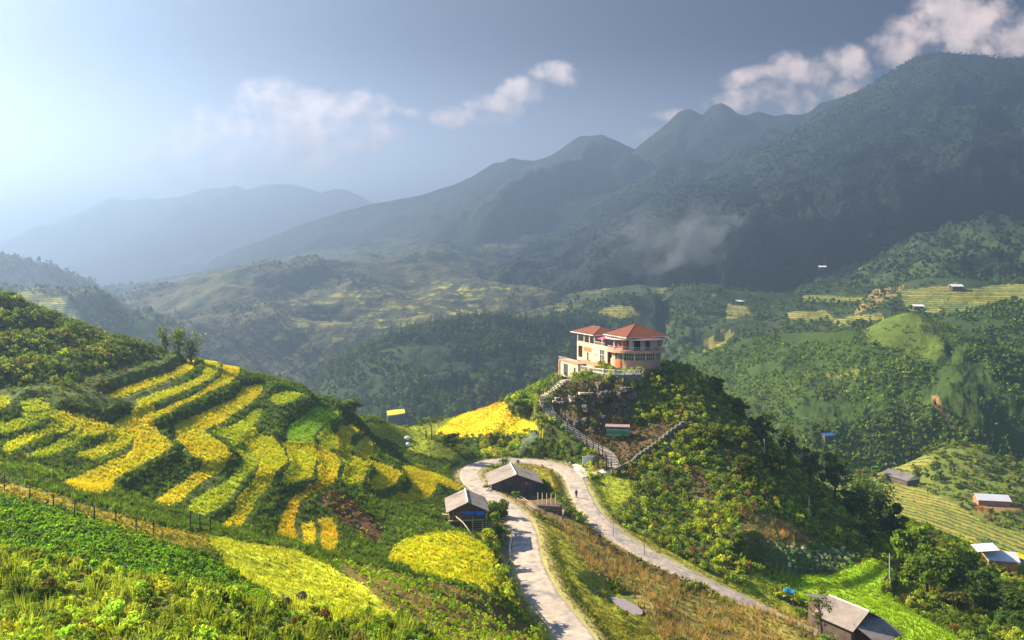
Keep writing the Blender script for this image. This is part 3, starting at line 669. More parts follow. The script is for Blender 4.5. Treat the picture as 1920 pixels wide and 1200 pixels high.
# far ranges
hill('mountain', 'palest far mountain range at the left, lost in haze', [(-420,560,10000),(-150,540,10000),(0,512,10000),(40,486,10000),(60,470,10000),(100,441,10000),(140,419,10000),(170,399,10000),(195,379,10000),(212,370,10000),(230,376,10000),(270,374,10000),(300,375,10000),(340,369,10000),(380,356,10000),(420,354,10000),(440,348,10000),(462,356,10000),(480,353,10000),(500,346,10000),(540,346,10000),(570,351,10000),(600,363,10000),(630,355,10000),(650,356,10000),(670,366,10000),(690,381,10000),(760,400,10000),(900,430,10000),(1100,450,10000)],
     .62, 14, FLOOR, (-420, 1100), (7000, 11500), 5, MT_FAR, (MTN_D, MTN_L), 11, (700, 150), (1100,), cat='mountain', every_d=.0035, ks=0.49)
hill('mountain', 'hazy lower mountain in front of the palest range', [(-400,600,7600),(0,560,7600),(182,486,7600),(255,447,7600),(303,432,7600),(328,419,7600),(365,405,7600),(412,405,7600),(437,414,7600),(474,428,7600),(560,450,7600),(700,480,7600),(850,500,7600)],
     .55, 30, FLOOR, (-200, 850), (5200, 8600), 5, MT_FAR, (MTN_D, MTN_L), 12, (600, 110), (800,), cat='mountain', every_d=.0035, ks=0.52)
hill('mountain', 'blue mountain with twin rounded peaks at the centre right', [(900,480,7400),(1000,420,7400),(1080,360,7400),(1150,318,7400),(1200,272,7400),(1220,256,7400),(1254,229,7400),(1275,209,7400),(1286,205,7400),(1297,205,7400),(1316,217,7400),(1328,208,7400),(1338,198,7400),(1352,193,7400),(1365,199,7400),(1378,213,7400),(1398,217,7400),(1412,211,7400),(1422,209,7400),(1440,214,7400),(1455,219,7400),(1474,214,7400),(1490,217,7400),(1513,214,7400),(1537,195,7400),(1575,183,7400),(1620,170,7400),(1800,150,7400),(2050,150,7400)],
     1.0, 8, FLOOR, (900, 2050), (4800, 8600), 4, MT_FAR, (MTN_D, MTN_L), 13, (600, 130), (900,), cat='mountain', every_d=.0035, ks=0.325)
hill('mountain', 'blue-grey mountain ridge falling to the left across the middle', [(300,520,6200),(400,484,6200),(480,455,6200),(560,424,6200),(640,398,6200),(700,383,6200),(740,376,6200),(800,363,6200),(850,348,6200),(900,326,6200),(930,306,6200),(945,305,6200),(960,297,6200),(975,300,6200),(1000,303,6200),(1030,294,6200),(1057,279,6200),(1080,263,6200),(1091,255,6200),(1110,255,6200),(1129,252,6200),(1153,262,6200),(1187,279,6200),(1206,302,6200),(1240,340,6200),(1300,380,6200),(1400,430,6200)],
     .72, 14, FLOOR, (280, 1400), (3900, 7200), 4, MT_FAR, (MTN_D, MTN_L), 14, (520, 120), (800,), cat='mountain', every_d=.0035, ks=0.40)
hill('mountain', 'darkest tall mountain filling the right side under the clouds', [(700,505,4700),(800,482,4650),(880,458,4600),(940,432,4550),(1000,388,4500),(1048,377,4450),(1090,371,4420),(1115,368,4400),(1163,358,4350),(1192,339,4300),(1220,325,4280),(1244,312,4250),(1268,321,4220),(1307,304,4200),(1326,308,4180),(1383,296,4150),(1407,277,4120),(1430,272,4100),(1460,271,4080),(1479,257,4050),(1520,240,4020),(1565,222,4000),(1590,190,3990),(1604,174,3980),(1630,162,3970),(1661,145,3960),(1690,128,3950),(1719,109,3940),(1740,103,3930),(1767,101,3920),(1800,103,3900),(1840,106,3900),(1870,112,3900),(1920,110,3900),(2000,125,3900),(2300,170,3900)],
     .72, 14, FLOOR, (700, 2250), (2300, 5000), 3.2, MT_FAR, (MTN_D, MTN_L), 15, (420, 110), (560, 1.0, .6, .45), cat='mountain', every_d=.0035, ks=0.43)
TAN = (.36, .26, .09)
hill('mountain', 'dark forested spur below the tallest mountain at the right', [(1300,560,2350),(1398,530,2380),(1422,507,2400),(1455,478,2450),(1503,444,2500),(1551,432,2520),(1599,406,2550),(1647,372,2580),(1695,348,2600),(1720,337,2600),(1738,334,2600),(1760,336,2600),(1791,344,2600),(1838,368,2600),(1886,396,2600),(1940,425,2600),(2200,480,2600)],
     .6, 24, FLOOR, (1300, 2200), (1500, 3000), 2.6, MT_FAR, (MTN_D, (.06, .09, .024)), 16, (220, 55), (300, 1.0, .6, .5), cat='mountain', every_d=.0035, ks=0.53,
     terr=[([(1400,545),(1450,480),(1520,448),(1600,470),(1560,520),(1480,560)], .36), ([(1380,540),(1500,500),(1620,500),(1660,560),(1400,580)], .3)], rowh=9)
# terraced valley side
hill('valley_side', 'sunlit terraced valley side far below the mountains', [(200,560,4400),(350,545,4400),(450,505,4400),(550,478,4300),(700,452,4200),(850,430,4100),(1000,418,4000),(1200,436,3700),(1420,490,3300),(1550,525,3000)],
     .25, 40, FLOOR, (60, 1700), (1500, 4300), 3, MT_FAR, ((.018, .036, .017), (.11, .095, .04)), 21, (300, 80), (300, .8, .6, .8), soft=True,
     terr=[([(540,560),(760,520),(960,540),(900,600),(700,650),(560,640)], .40)], every_d=.0045, rowh=7, ks=0.51)
hill('hill', 'terraced knolls in the hazy valley behind the forested ridge', [(700,640,1700),(800,600,1750),(900,575,1800),(1000,560,1850),(1080,545,1900),(1180,520,1950),(1240,508,2000),(1290,515,1950),(1400,530,1900)],
     .28, 60, FLOOR, (560, 1450), (1300, 2200), 2.6, MT_FAR, ((.02, .04, .016), (.08, .095, .03)), 22, (150, 26), (240, 1, .5, .6),
     terr=[([(560,520),(1450,480),(1450,650),(560,700)], .34)], every_d=.005, rowh=5, ks=0.62)
# left hills
hill('hill', 'dark hazy hill at the left edge with trees on its crest', [(-300,440,1200),(-60,455,1200),(0,474,1200),(15,480,1200),(33,492,1200),(47,492,1200),(77,492,1200),(87,507,1200),(109,525,1200),(131,540,1200),(160,560,1200),(220,600,1200),(300,650,1200)],
     .7, 14, FLOOR, (-260, 420), (850, 1500), 2.6, MT_HILL, (FOR_D, FOR_L), 31, (60, 16), (110,), terr=[([(-60,540),(120,550),(200,640),(-60,640)], .7)])
hill('hill', 'hazy rounded hill behind the bamboo at the left', [(100,570,1650),(160,544,1650),(200,542,1650),(219,542,1650),(248,534,1650),(284,536,1650),(310,547,1650),(335,562,1650),(357,576,1650),(383,591,1650),(419,600,1650),(437,606,1650),(500,625,1650),(600,640,1650)],
     .42, 30, FLOOR, (60, 640), (1150, 1950), 2.6, MT_HILL, (FOR_D, FOR_L), 32, (90, 20), (160,), terr=[([(200,600),(330,590),(480,640),(420,720),(240,680)], .8)], rowh=4)
hill('hill', 'near left hill with a rounded brow and grey terraces', [(-300,500,720),(-60,520,720),(0,536,720),(22,540,720),(36,544,720),(62,541,720),(84,538,720),(109,545,720),(128,547,720),(160,543,720),(175,551,720),(186,562,720),(204,580,720),(226,598,720),(248,616,720),(270,631,720),(300,648,720),(380,690,720)],
     .6, 10, FLOOR, (-260, 420), (560, 900), 2.4, MT_HILL, (FOR_D, (.10, .14, .03)), 33, (40, 9), (70,), terr=[([(0,545),(105,550),(150,600),(60,610),(0,590)], .75)])
hill('hill', 'low valley terraces below the bamboo trees', [(150,700,1000),(300,680,1000),(380,668,1000),(450,672,1000),(520,690,1000),(600,720,1000)],
     .2, 40, FLOOR, (100, 700), (750, 1250), 2.6, MT_HILL, ((.13, .15, .045), (.22, .22, .06)), 34, (60, 10), None, terr=[([(100,600),(700,600),(700,760),(100,760)], .85)])
hill('hill', 'forested double-topped hill in the middle distance', [(380,650,1000),(441,616,1000),(459,608,1000),(485,610,1000),(518,611,1000),(547,610,1000),(580,613,1000),(602,622,1000),(620,626,1000),(642,630,1000),(667,645,1000),(693,664,1000),(730,690,1000),(800,740,1000)],
     .55, 18, FLOOR, (360, 820), (700, 1250), 2.4, MT_HILL, (FOR_D, FOR_L), 35, (60, 16), (90,))
# ridges in the centre and right
hill('hill', 'dark wooded ridge running behind the hilltop building', [(560,770,700),(609,737,700),(631,716,700),(662,695,710),(703,668,715),(744,644,725),(775,622,735),(803,613,745),(850,607,760),(887,602,775),(912,596,790),(937,599,800),(975,603,820),(1022,602,850),(1069,598,880),(1100,592,900),(1131,578,920),(1162,557,940),(1178,553,950),(1200,559,960),(1240,552,980),(1300,560,980)],
     .62, 16, FLOOR, (540, 1320), (440, 1150), 2.3, MT_HILL, (FOR_D, FOR_L), 41, (70, 17), (110, .9, .6, .5), terr=[([(1120,585),(1150,572),(1185,572),(1200,592),(1160,600)], .6)], every_d=.005)
hill('hill', 'terraced ridge in the upper right with scattered farm huts', [(1150,560,1100),(1200,550,1080),(1240,546,1060),(1290,539,1050),(1320,541,1040),(1370,546,1030),(1415,549,1020),(1468,551,1010),(1492,556,1000),(1545,546,990),(1580,538,980),(1605,537,970),(1650,537,960),(1692,537,950),(1720,528,940),(1755,522,930),(1790,523,920),(1800,532,910),(1860,529,900),(1920,525,890),(2050,518,880),(2300,520,880)],
     .34, 30, FLOOR, (1130, 2250), (560, 1250), 2.3, MT_HILL, ((.014, .03, .011), (.055, .08, .02)), 42, (80, 20), (150, .9, .6, .5),
     terr=[([(1360,568),(1400,575),(1408,592),(1362,598)], .8), ([(1350,618),(1378,618),(1350,660),(1290,662)], .8), ([(1470,585),(1540,580),(1570,600),(1480,605)], .7), ([(1500,553),(1640,556),(1640,565),(1500,566)], .85), ([(1550,600),(1650,585),(1660,600),(1570,612)], .8),
           ([(1640,540),(1700,536),(1680,560),(1640,580),(1600,590)], (.26, .19, .06)), ([(1770,545),(1920,530),(2200,525),(2200,590),(1900,565),(1860,590),(1790,625),(1770,600)], .85), ([(1690,545),(1800,530),(1760,590),(1700,580)], .6)], every_d=.005)
hill('hill', 'sunlit terraced hilltop at the far right edge', [(1700,560,1400),(1780,519,1400),(1808,508,1400),(1843,503,1400),(1874,489,1400),(1920,469,1400),(2050,440,1400),(2300,420,1400)],
     .42, 20, FLOOR, (1660, 2250), (1050, 1700), 2.6, MT_HILL, ((.07, .11, .03), (.14, .18, .04)), 43, (70, 14), (160,), terr=[([(1770,505),(1920,470),(2200,440),(2200,520),(1900,520),(1800,525)], .62)], rowh=4, ks=.82)
hill('hill', 'green bushy hillside at the right edge beyond the cone hill', [(1650,690,760),(1738,645,740),(1790,642,730),(1818,620,720),(1846,600,710),(1874,580,700),(1895,572,700),(1920,578,700),(2050,560,690),(2300,560,690)],
     .42, 16, FLOOR, (1640, 2250), (370, 900), 2.3, MT_HILL, ((.018, .04, .010), (.04, .07, .014)), 44, (50, 11), (80, .9, .6, .5), every_d=.005)
hill('hill', 'cone-shaped green hill with a bald grassy top', [(1200,740,640),(1300,693,640),(1335,674,640),(1370,651,635),(1415,634,630),(1458,627,620),(1510,625,610),(1545,623,600),(1580,620,590),(1615,617,580),(1650,614,570),(1664,606,562),(1680,598,558),(1694,591,555),(1704,588,553),(1712,589,552)],
     .66, 9, FLOOR, (1180, 2100), (374, 800), 2.2, MT_HILL, ((.026, .050, .010), (.052, .082, .014)), 45, (46, 9), None,
     extra=[([(1712,589,552),(1731,602,548),(1752,629,545),(1769,650,540),(1797,671,530),(1825,699,520),(1860,734,505),(1920,783,485),(2050,860,460)], 1.7, 4), ([(1706,592,552),(1722,640,538),(1738,700,515),(1764,765,486),(1836,812,462),(1920,855,445),(2050,920,430)], 1.25, 3), ([(1640,620,570),(1640,660,545),(1630,705,520),(1600,770,495),(1570,830,470)], .42, 14),
            ([(1510,628,608),(1480,670,575),(1440,715,540),(1390,760,505)], .42, 14), ([(1415,634,628),(1370,680,600),(1340,710,570)], .42, 12)],
     terr=[([(1610,600),(1700,575),(1750,610),(1770,660),(1745,690),(1700,662),(1630,648)], (.085, .12, .018)), ([(1540,700),(1620,690),(1610,705),(1550,712)], (.13, .14, .03)), ([(1745,740),(1758,740),(1790,800),(1760,775)], (.26, .15, .06))], every_d=.0045)

# air of the valley
def mat_haze():
    m, nt, L = mat_new('haze_air'); out = N(nt, 'ShaderNodeOutputMaterial'); p = N(nt, 'ShaderNodeVolumePrincipled')
    p.inputs['Color'].default_value = (*HAZE_COL, 1); p.inputs['Density'].default_value = HAZE_D; p.inputs['Density Attribute'].default_value = ''
    p.inputs['Anisotropy'].default_value = HAZE_G; L(p.outputs[0], out.inputs['Volume'])
    try: m.cycles.homogeneous_volume = True
    except Exception: pass
    return m
HAZE_COL, HAZE_D, HAZE_G = (.188, .264, .398), 6.2e-4, .60
bm = bmesh.new(); bmesh.ops.create_cube(bm, size=1)
for v in bm.verts: v.co = Vector((v.co.x * 31000, v.co.y * 31000, -131 + (v.co.z + .5) * (131 + 515)))
me = bpy.data.meshes.new('haze'); bm.to_mesh(me); bm.free(); me.materials.append(mat_haze())
o = bpy.data.objects.new('haze', me); COL.objects.link(o); tag(o, 'pale blue haze filling the valley', 'haze', kind='stuff')
# ------------------------------------------------------------------ plant shapes
def leaf_cloud(n, rx, rz, leaf, rng, clumps=7, zc=None, flat=.0, aspect=.55, shell=.5):
    """n pointed leaf faces gathered in uneven clumps inside an ellipsoid rx wide, rz half-high; returns V, Q, brightness"""
    zc = rz if zc is None else zc
    cc = rng.normal(size=(clumps, 3)); cc /= np.linalg.norm(cc, axis=1)[:, None]; cc *= rng.uniform(.25, .72, (clumps, 1)); cc[:, 2] = np.abs(cc[:, 2]) * rng.choice([1, 1, 1, -.7], clumps)
    cr = rng.uniform(.26, .52, clumps); w = cr ** 2; k = rng.choice(clumps, n, p=w / w.sum())
    dd = rng.normal(size=(n, 3)); dd /= np.linalg.norm(dd, axis=1)[:, None]; rad = rng.uniform(shell, 1.0, n) * rng.uniform(.75, 1.15, n)
    c = cc[k] + dd * (cr[k] * rad)[:, None]
    c = c * (rx, rx, rz) + (0, 0, zc)
    nrm = dd + rng.normal(size=(n, 3)) * .55 + (0, 0, .35); nrm /= np.linalg.norm(nrm, axis=1)[:, None]
    a = np.cross(nrm, rng.normal(size=(n, 3))); a /= np.linalg.norm(a, axis=1)[:, None]; b = np.cross(nrm, a)
    s = (leaf * rng.uniform(.6, 1.35, n))[:, None]
    V = np.stack([c - a * s, c - b * s * aspect - a * s * .1, c + a * s, c + b * s * aspect - a * s * .1], 1).reshape(-1, 3)
    br = np.repeat(rng.uniform(.72, 1.28, n) * rng.uniform(.85, 1.15, clumps)[k], 4)
    return V, np.arange(4 * n).reshape(n, 4), br

def blades(n, h, spread, width, rng, droop=.35):
    V = []; 
    for i in range(n):
        a = rng.uniform(0, 2 * math.pi); r = rng.uniform(0, spread); hh = h * rng.uniform(.65, 1.1); d = np.array([math.cos(a), math.sin(a), 0]); p = np.array([-d[1], d[0], 0]) * width
        b0 = d * r * .4; tip = d * (r + droop * hh * rng.uniform(.3, 1)) + (0, 0, hh)
        V += [b0 - p, b0 + p, tip]
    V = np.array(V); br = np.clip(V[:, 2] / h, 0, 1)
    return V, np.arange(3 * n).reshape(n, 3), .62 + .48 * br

def conifer(n, r, h, leaf, rng):
    t = rng.uniform(.08, 1, n) ** .8; a = rng.uniform(0, 2 * math.pi, n); rr = r * (1 - t) * rng.uniform(.55, 1.1, n) + .02
    c = np.stack([np.cos(a) * rr, np.sin(a) * rr, t * h], 1)
    d = np.stack([np.cos(a), np.sin(a), -.35 + 0 * a], 1); s = np.stack([-np.sin(a), np.cos(a), 0 * a], 1)
    L_ = (leaf * (1.25 - t) * rng.uniform(.7, 1.3, n))[:, None]
    V = np.stack([c - d * L_ * .6 + (0, 0, .2 * leaf), c - s * L_ * .55, c + d * L_, c + s * L_ * .55], 1).reshape(-1, 3)
    return V, np.arange(4 * n).reshape(n, 4), np.repeat(rng.uniform(.75, 1.25, n), 4)

def scatter(name, protos, pos, scale, tint, mat, label, cat, rng, zs=None, kind='stuff'):
    """many small plants gathered into one ground-cover mesh"""
    n = len(pos); pick = rng.integers(0, len(protos), n); rot = rng.uniform(0, 2 * math.pi, n); VV = []; QQ = []; TT = []; off = 0
    scale = np.broadcast_to(scale, (n,)); zs = np.ones(n) if zs is None else zs
    for k, (V, Q, br) in enumerate(protos):
        m = pick == k; c = m.sum()
        if not c: continue
        ca, sa = np.cos(rot[m])[:, None], np.sin(rot[m])[:, None]; s = scale[m][:, None]
        x = (V[None, :, 0] * ca - V[None, :, 1] * sa) * s + pos[m][:, 0:1]; y = (V[None, :, 0] * sa + V[None, :, 1] * ca) * s + pos[m][:, 1:2]
        z = V[None, :, 2] * s * zs[m][:, None] + pos[m][:, 2:3]
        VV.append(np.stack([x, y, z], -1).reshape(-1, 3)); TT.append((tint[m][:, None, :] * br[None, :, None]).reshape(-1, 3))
        QQ.append((Q[None] + (np.arange(c) * len(V))[:, None, None] + off).reshape(-1, Q.shape[1])); off += c * len(V)
    o = mesh_np(name, np.concatenate(VV), np.concatenate(QQ), mat, tint=np.concatenate(TT))
    return tag(o, label, cat, kind=kind)

DD = np.gradient(ND)[:, None]
AREA = (2.3 / F * GD) * DD
AREA = AREA * np.sqrt(1 + (np.clip(np.gradient(GZ, axis=0) / DD, 0, 1.6) / .45) ** 2)      # steep banks show more of their face
def pick_near(mask, dens, rng, z_off=0.0):
    w = np.where(mask & VIS, AREA * dens, 0); cs = np.cumsum(w.ravel()); n = int(cs[-1])
    if n < 1: return np.zeros((0, 3)), np.zeros(0, int)
    i = np.searchsorted(cs, rng.uniform(0, cs[-1], n)); r_, c_ = np.unravel_index(np.minimum(i, w.size - 1), w.shape)
    d = ND[r_] + rng.uniform(-.5, .5, n) * DD[r_, 0]; px = NPX[c_] + rng.uniform(-.5, .5, n) * 2.3
    x = (px - 960) / F * d; return np.stack([x, d, ground(x, d) + z_off], 1), r_ * len(NPX) + c_
def vary(base, n, rng, amt=.22, hue=.12):
    t = np.tile(np.array(base, float), (n, 1)) if np.ndim(base) == 1 else np.array(base, float)
    return np.clip(t * (1 + rng.normal(size=(n, 1)) * amt) * (1 + rng.normal(size=(n, 3)) * (hue, hue * .5, hue)), .004, .9)
rg = np.random.default_rng(77)

# fields of ripe rice
rice_p = [blades(8, .38, .16, .05, rg, .45) for _ in range(6)]
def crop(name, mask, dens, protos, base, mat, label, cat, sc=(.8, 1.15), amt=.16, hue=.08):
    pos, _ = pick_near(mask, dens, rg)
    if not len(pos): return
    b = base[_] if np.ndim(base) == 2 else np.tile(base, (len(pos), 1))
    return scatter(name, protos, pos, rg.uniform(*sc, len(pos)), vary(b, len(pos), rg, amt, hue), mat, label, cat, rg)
nz_ = fbm(GX / 6, GY / 6, 3, 71)
ricecol = np.zeros(GZ.shape + (3,)); ricecol[:] = GOLD
for i in range(len(FLD)): ricecol[FIELD_ID == i] = FLD[i][3]
m = (CLS == C_RICE) & (FIELD_ID < 0); ricecol[m] = YEL
gr = np.clip(.36 + .9 * nz_, 0, .9)[..., None]
ricecol = ricecol * (1 - gr) + np.array((.42, .50, .016)) * gr
RC = ricecol.reshape(-1, 3)
crop('rice_crop', (CLS == C_RICE) & (FIELD_ID >= 0), 9.0, rice_p, RC, M_RICE, 'golden ripe rice on the curved strips of the terraced hillside', 'rice')
crop('rice_crop', (CLS == C_RICE) & (FIELD_ID < 0), 9.0, rice_p, RC, M_RICE, 'big yellow rice field in front of the hut with the blue tarp', 'rice')
gold_c = ricecol.copy(); m = CLS == C_GOLD; gold_c[m] = TINT[m]
crop('rice_crop', CLS == C_GOLD, 4.0, rice_p, gold_c.reshape(-1, 3), M_RICE, 'orange-gold rice field at the foot of the stairs below the building', 'rice')
pad_p = [blades(7, .5, .22, .045, rg, .35) for _ in range(5)]
crop('rice_crop', (CLS == C_PADDY) & (GPX > 1300), 6.0, pad_p, (.28, .40, .012), M_RICE, 'bright green rice paddy behind the farmhouse at the lower right', 'rice')
crop('rice_crop', (CLS == C_PADDY) & (GPX < 1300), 5.0, pad_p, (.20, .36, .012), M_RICE, 'small bright green plots among the golden terraces', 'rice')
# meadow grass
gp = [blades(8, .26, .22, .035, rg, .6) for _ in range(5)]
gcol = TINT * 1.15; gcol[..., 0] *= 1.05
crop('grass', ((CLS == C_GRASS) | (CLS == C_LIME)) & (GD < 100) & (nz_ > -.75), 7.0, gp, gcol.reshape(-1, 3), M_RICE, 'short yellow-green meadow grass in the foreground', 'grass', sc=(.5, 1.3), amt=.25)
crop('grass', ((CLS == C_GRASS) | (CLS == C_THIN)) & (GD >= 84) & (RD > RW + .35) & (nz_ > -.6), 4.0, gp, gcol.reshape(-1, 3), M_RICE, 'grass on the verges along the road', 'grass', sc=(.6, 1.5), amt=.25)
# leafy crops
def leafy(nl, r, h, leaf): return leaf_cloud(nl, r, h * .5, leaf, rg, clumps=5, zc=h * .5, shell=.2, aspect=.6)
pp = [leafy(18, .27, .42, .095) for _ in range(5)]
rows = np.abs(((GX * .55 + GY * .83 + 1.2 * fbm(GX / 9, GY / 9, 2, 5)) / .9) % 1 - .5)
crop('potato_crop', (CLS == C_POTATO) & (rows < .47), 9.5, pp, (.16, .30, .024), M_LEAF, 'dense green leafy crop covering the slope below the fence', 'crop', sc=(.7, 1.25), amt=.28, hue=.15)
rows2 = np.abs(((GX * .62 - GY * .35 + GY * .9 + .8 * fbm(GX / 7, GY / 7, 2, 6)) / 1.25) % 1 - .5)
crop('bean_crop', (CLS == C_SOY) & (rows2 < .33), 4.8, pp, (.24, .36, .02), M_LEAF, 'yellow-green bean plants in rows on brown soil', 'crop', sc=(.65, 1.15), amt=.3, hue=.18)
crop('bean_crop', CLS == C_LIME, 1.6, pp, (.22, .24, .02), M_LEAF, 'low yellowish plants in the strip along the fence', 'crop', sc=(.5, .9), amt=.3, hue=.18)
# dry corn
def corn():
    V, Q, B = blades(7, 1.5, .25, .05, rg, .75); V2, Q2, B2 = blades(2, 1.9, .06, .035, rg, .08)
    return np.concatenate([V, V2]), np.concatenate([Q, Q2 + len(V)]), np.concatenate([B, B2])
cp = [corn() for _ in range(6)]
crop('corn_stubble', (CLS == C_CORN) & (nz_ > -.25), .95, cp, (.36, .24, .085), M_RICE, 'dry brown corn stalks on the slope between the two arms of the road', 'corn', sc=(.35, 1.15), amt=.3, hue=.12)
crop('grass', (CLS == C_CORN), 2.6, gp, (.30, .27, .045), M_RICE, 'yellowed weeds growing among the corn stalks', 'weeds', sc=(.6, 1.8), amt=.35, hue=.2)
crop('weeds', ((CLS == C_SOIL) | (CLS == C_ROCK)) & (quiet < .4) & ~((GPX > 925) & (GPX < 1060) & (CLS == C_SOIL) & (PYG > 900)), 2.0, [leafy(14, .35, .5, .13) for _ in range(4)], (.14, .13, .03), M_LEAF, 'sparse weeds on the bare brown soil and rocks of the knoll', 'weeds', sc=(.5, 1.6), amt=.35, hue=.25)

# wild shrubs
def bush(n, leaf): return leaf_cloud(n, .62, .48, leaf, rg, clumps=9, zc=.40, shell=.35)
b_mid = [bush(80, .115) for _ in range(7)]; b_fine = [bush(230, .078) for _ in range(7)]; b_far = [bush(22, .22) for _ in range(6)]
g_shr = fbm(GX / 14, GY / 14, 4, 91); g_hue = fbm(GX / 5, GY / 5, 3, 95)
def shrub_col(idx, n, dark=(.050, .085, .016), light=(.15, .185, .022), red=(.13, .085, .03)):
    t = np.clip(.42 + .9 * g_shr.ravel()[idx] + rg.normal(size=n) * .28, 0, 1)[:, None]; c = np.array(dark) * (1 - t) + np.array(light) * t
    r = (rg.random(n) < .07)[:, None]; return np.where(r, np.array(red), c)
def shrubs(mask, dens, protos, sc, label, amt=.2, skew=1.6, **kw):
    pos, idx = pick_near(mask, dens, rg); n = len(pos)
    if not n: return
    s = sc[0] + (sc[1] - sc[0]) * rg.random(n) ** skew * (1 + .5 * g_hue.ravel()[idx]); pos[:, 2] -= .06 * s
    scatter('shrubs', protos, pos, s, vary(shrub_col(idx, n, **kw) * 1.35, n, rg, amt, .12), M_LEAF, label, 'shrubs', rg, zs=rg.uniform(.75, 1.35, n))
near_f = np.zeros(GZ.shape, bool)
wild = (CLS == 0) & (quiet < .4) & (RD > RW + .6)
shrubs((wild | (CLS == C_WEED)) & (GD < 60), 2.6, b_fine, (.35, 1.25), 'tangled weeds and bushes covering the slope at the bottom left', light=(.25, .32, .030), dark=(.06, .11, .018), amt=.28)
tall = [blades(14, 1.25, .3, .03, rg, .55) for _ in range(5)]
crop('tall_grass', ((CLS == C_WEED) | wild) & (GD < 62) & (g_hue > .0), 1.6, tall, (.28, .36, .035), M_RICE, 'tall feathery grass standing among the foreground bushes', 'grass', sc=(.5, 1.2), amt=.3)
lefth = (GPX < 905) & (GD >= 60) & (GD < 200)
upper = lefth & (PYG < 760) & (GPX < 330)
shrubs(wild & lefth & ~upper & (g_hue > -.25), 1.5, b_mid, (.25, .68), 'dark green bushes on the banks between the rice terraces', dark=(.06, .11, .018), light=(.18, .25, .024))
crop('bank_grass', wild & lefth & ~upper, 4.2, [blades(10, .5, .3, .045, rg, .5) for _ in range(5)], (.10, .175, .02), M_RICE, 'long grass hanging over the terrace banks', 'grass', sc=(.6, 1.4), amt=.3, hue=.15)
nearf = np.zeros(GZ.shape, bool)
for i in range(len(FLD)):
    W = np.array(FLD[i][2]); nearf |= (GX > W[:, 0].min() - 4) & (GX < W[:, 0].max() + 4) & (GY > W[:, 1].min() - 7) & (GY < W[:, 1].max() + 4) & (poly_dist(GX, GY, FLD[i][2]) < 5)
shrubs(upper & wild & nearf, 1.6, b_mid, (.25, .7), 'low bushes fringing the uppermost rice strips', dark=(.05, .09, .016), light=(.16, .22, .024))
shrubs(upper & wild & ~nearf, 1.3, b_mid, (.6, 1.7), 'thick scrub covering the upper left hillside', light=(.17, .215, .026), dark=(.04, .075, .016), red=(.11, .11, .03), amt=.25)
knoll = (GPX >= 905) & (GD >= 60) & (GD < 262)
shrubs(wild & knoll, 1.0, b_mid, (.55, 2.1), 'dense green shrubs covering the knoll below the building', light=(.29, .34, .026), dark=(.07, .12, .018), skew=1.9)
crop('bank_grass', wild & knoll & (g_hue > .05), 1.6, [blades(10, .8, .3, .05, rg, .5) for _ in range(5)], (.24, .31, .025), M_RICE, 'long grass between the shrubs of the knoll', 'grass', sc=(.6, 1.5), amt=.3, hue=.15)
shrubs(((CLS == C_ROCK) | ((CLS == C_SOIL) & (GPX > 1060) & (GD > 150) & (g_hue > .1))) & (quiet < .4), .55, b_mid, (.35, 1.2), 'shrubs clinging to the rocky face of the knoll', light=(.16, .17, .02))
shrubs((CLS == C_GRASS) & (GD > 84) & (g_hue > .32), .5, b_mid, (.4, 1.1), 'small bushes along the road verges', light=(.20, .24, .02))
shrubs((CLS == C_CORN) & (g_hue > .28), .35, b_mid, (.5, 1.4), 'green bushes among the dry corn', light=(.18, .22, .02))
shrubs(wild & (GPX < 905) & (GD >= 200), .5, b_mid, (.6, 1.8), 'bushes beyond the green plateau')
vs = (CLS == C_VALLEY) & (TERR < .5)
shrubs(vs & (TINT[..., 0] < .3) & (g_hue > -.15), .17, b_far, (.8, 4.5), 'trees and bushes scattered over the valley at the right', dark=(.05, .09, .016), light=(.16, .19, .025), skew=2.2)
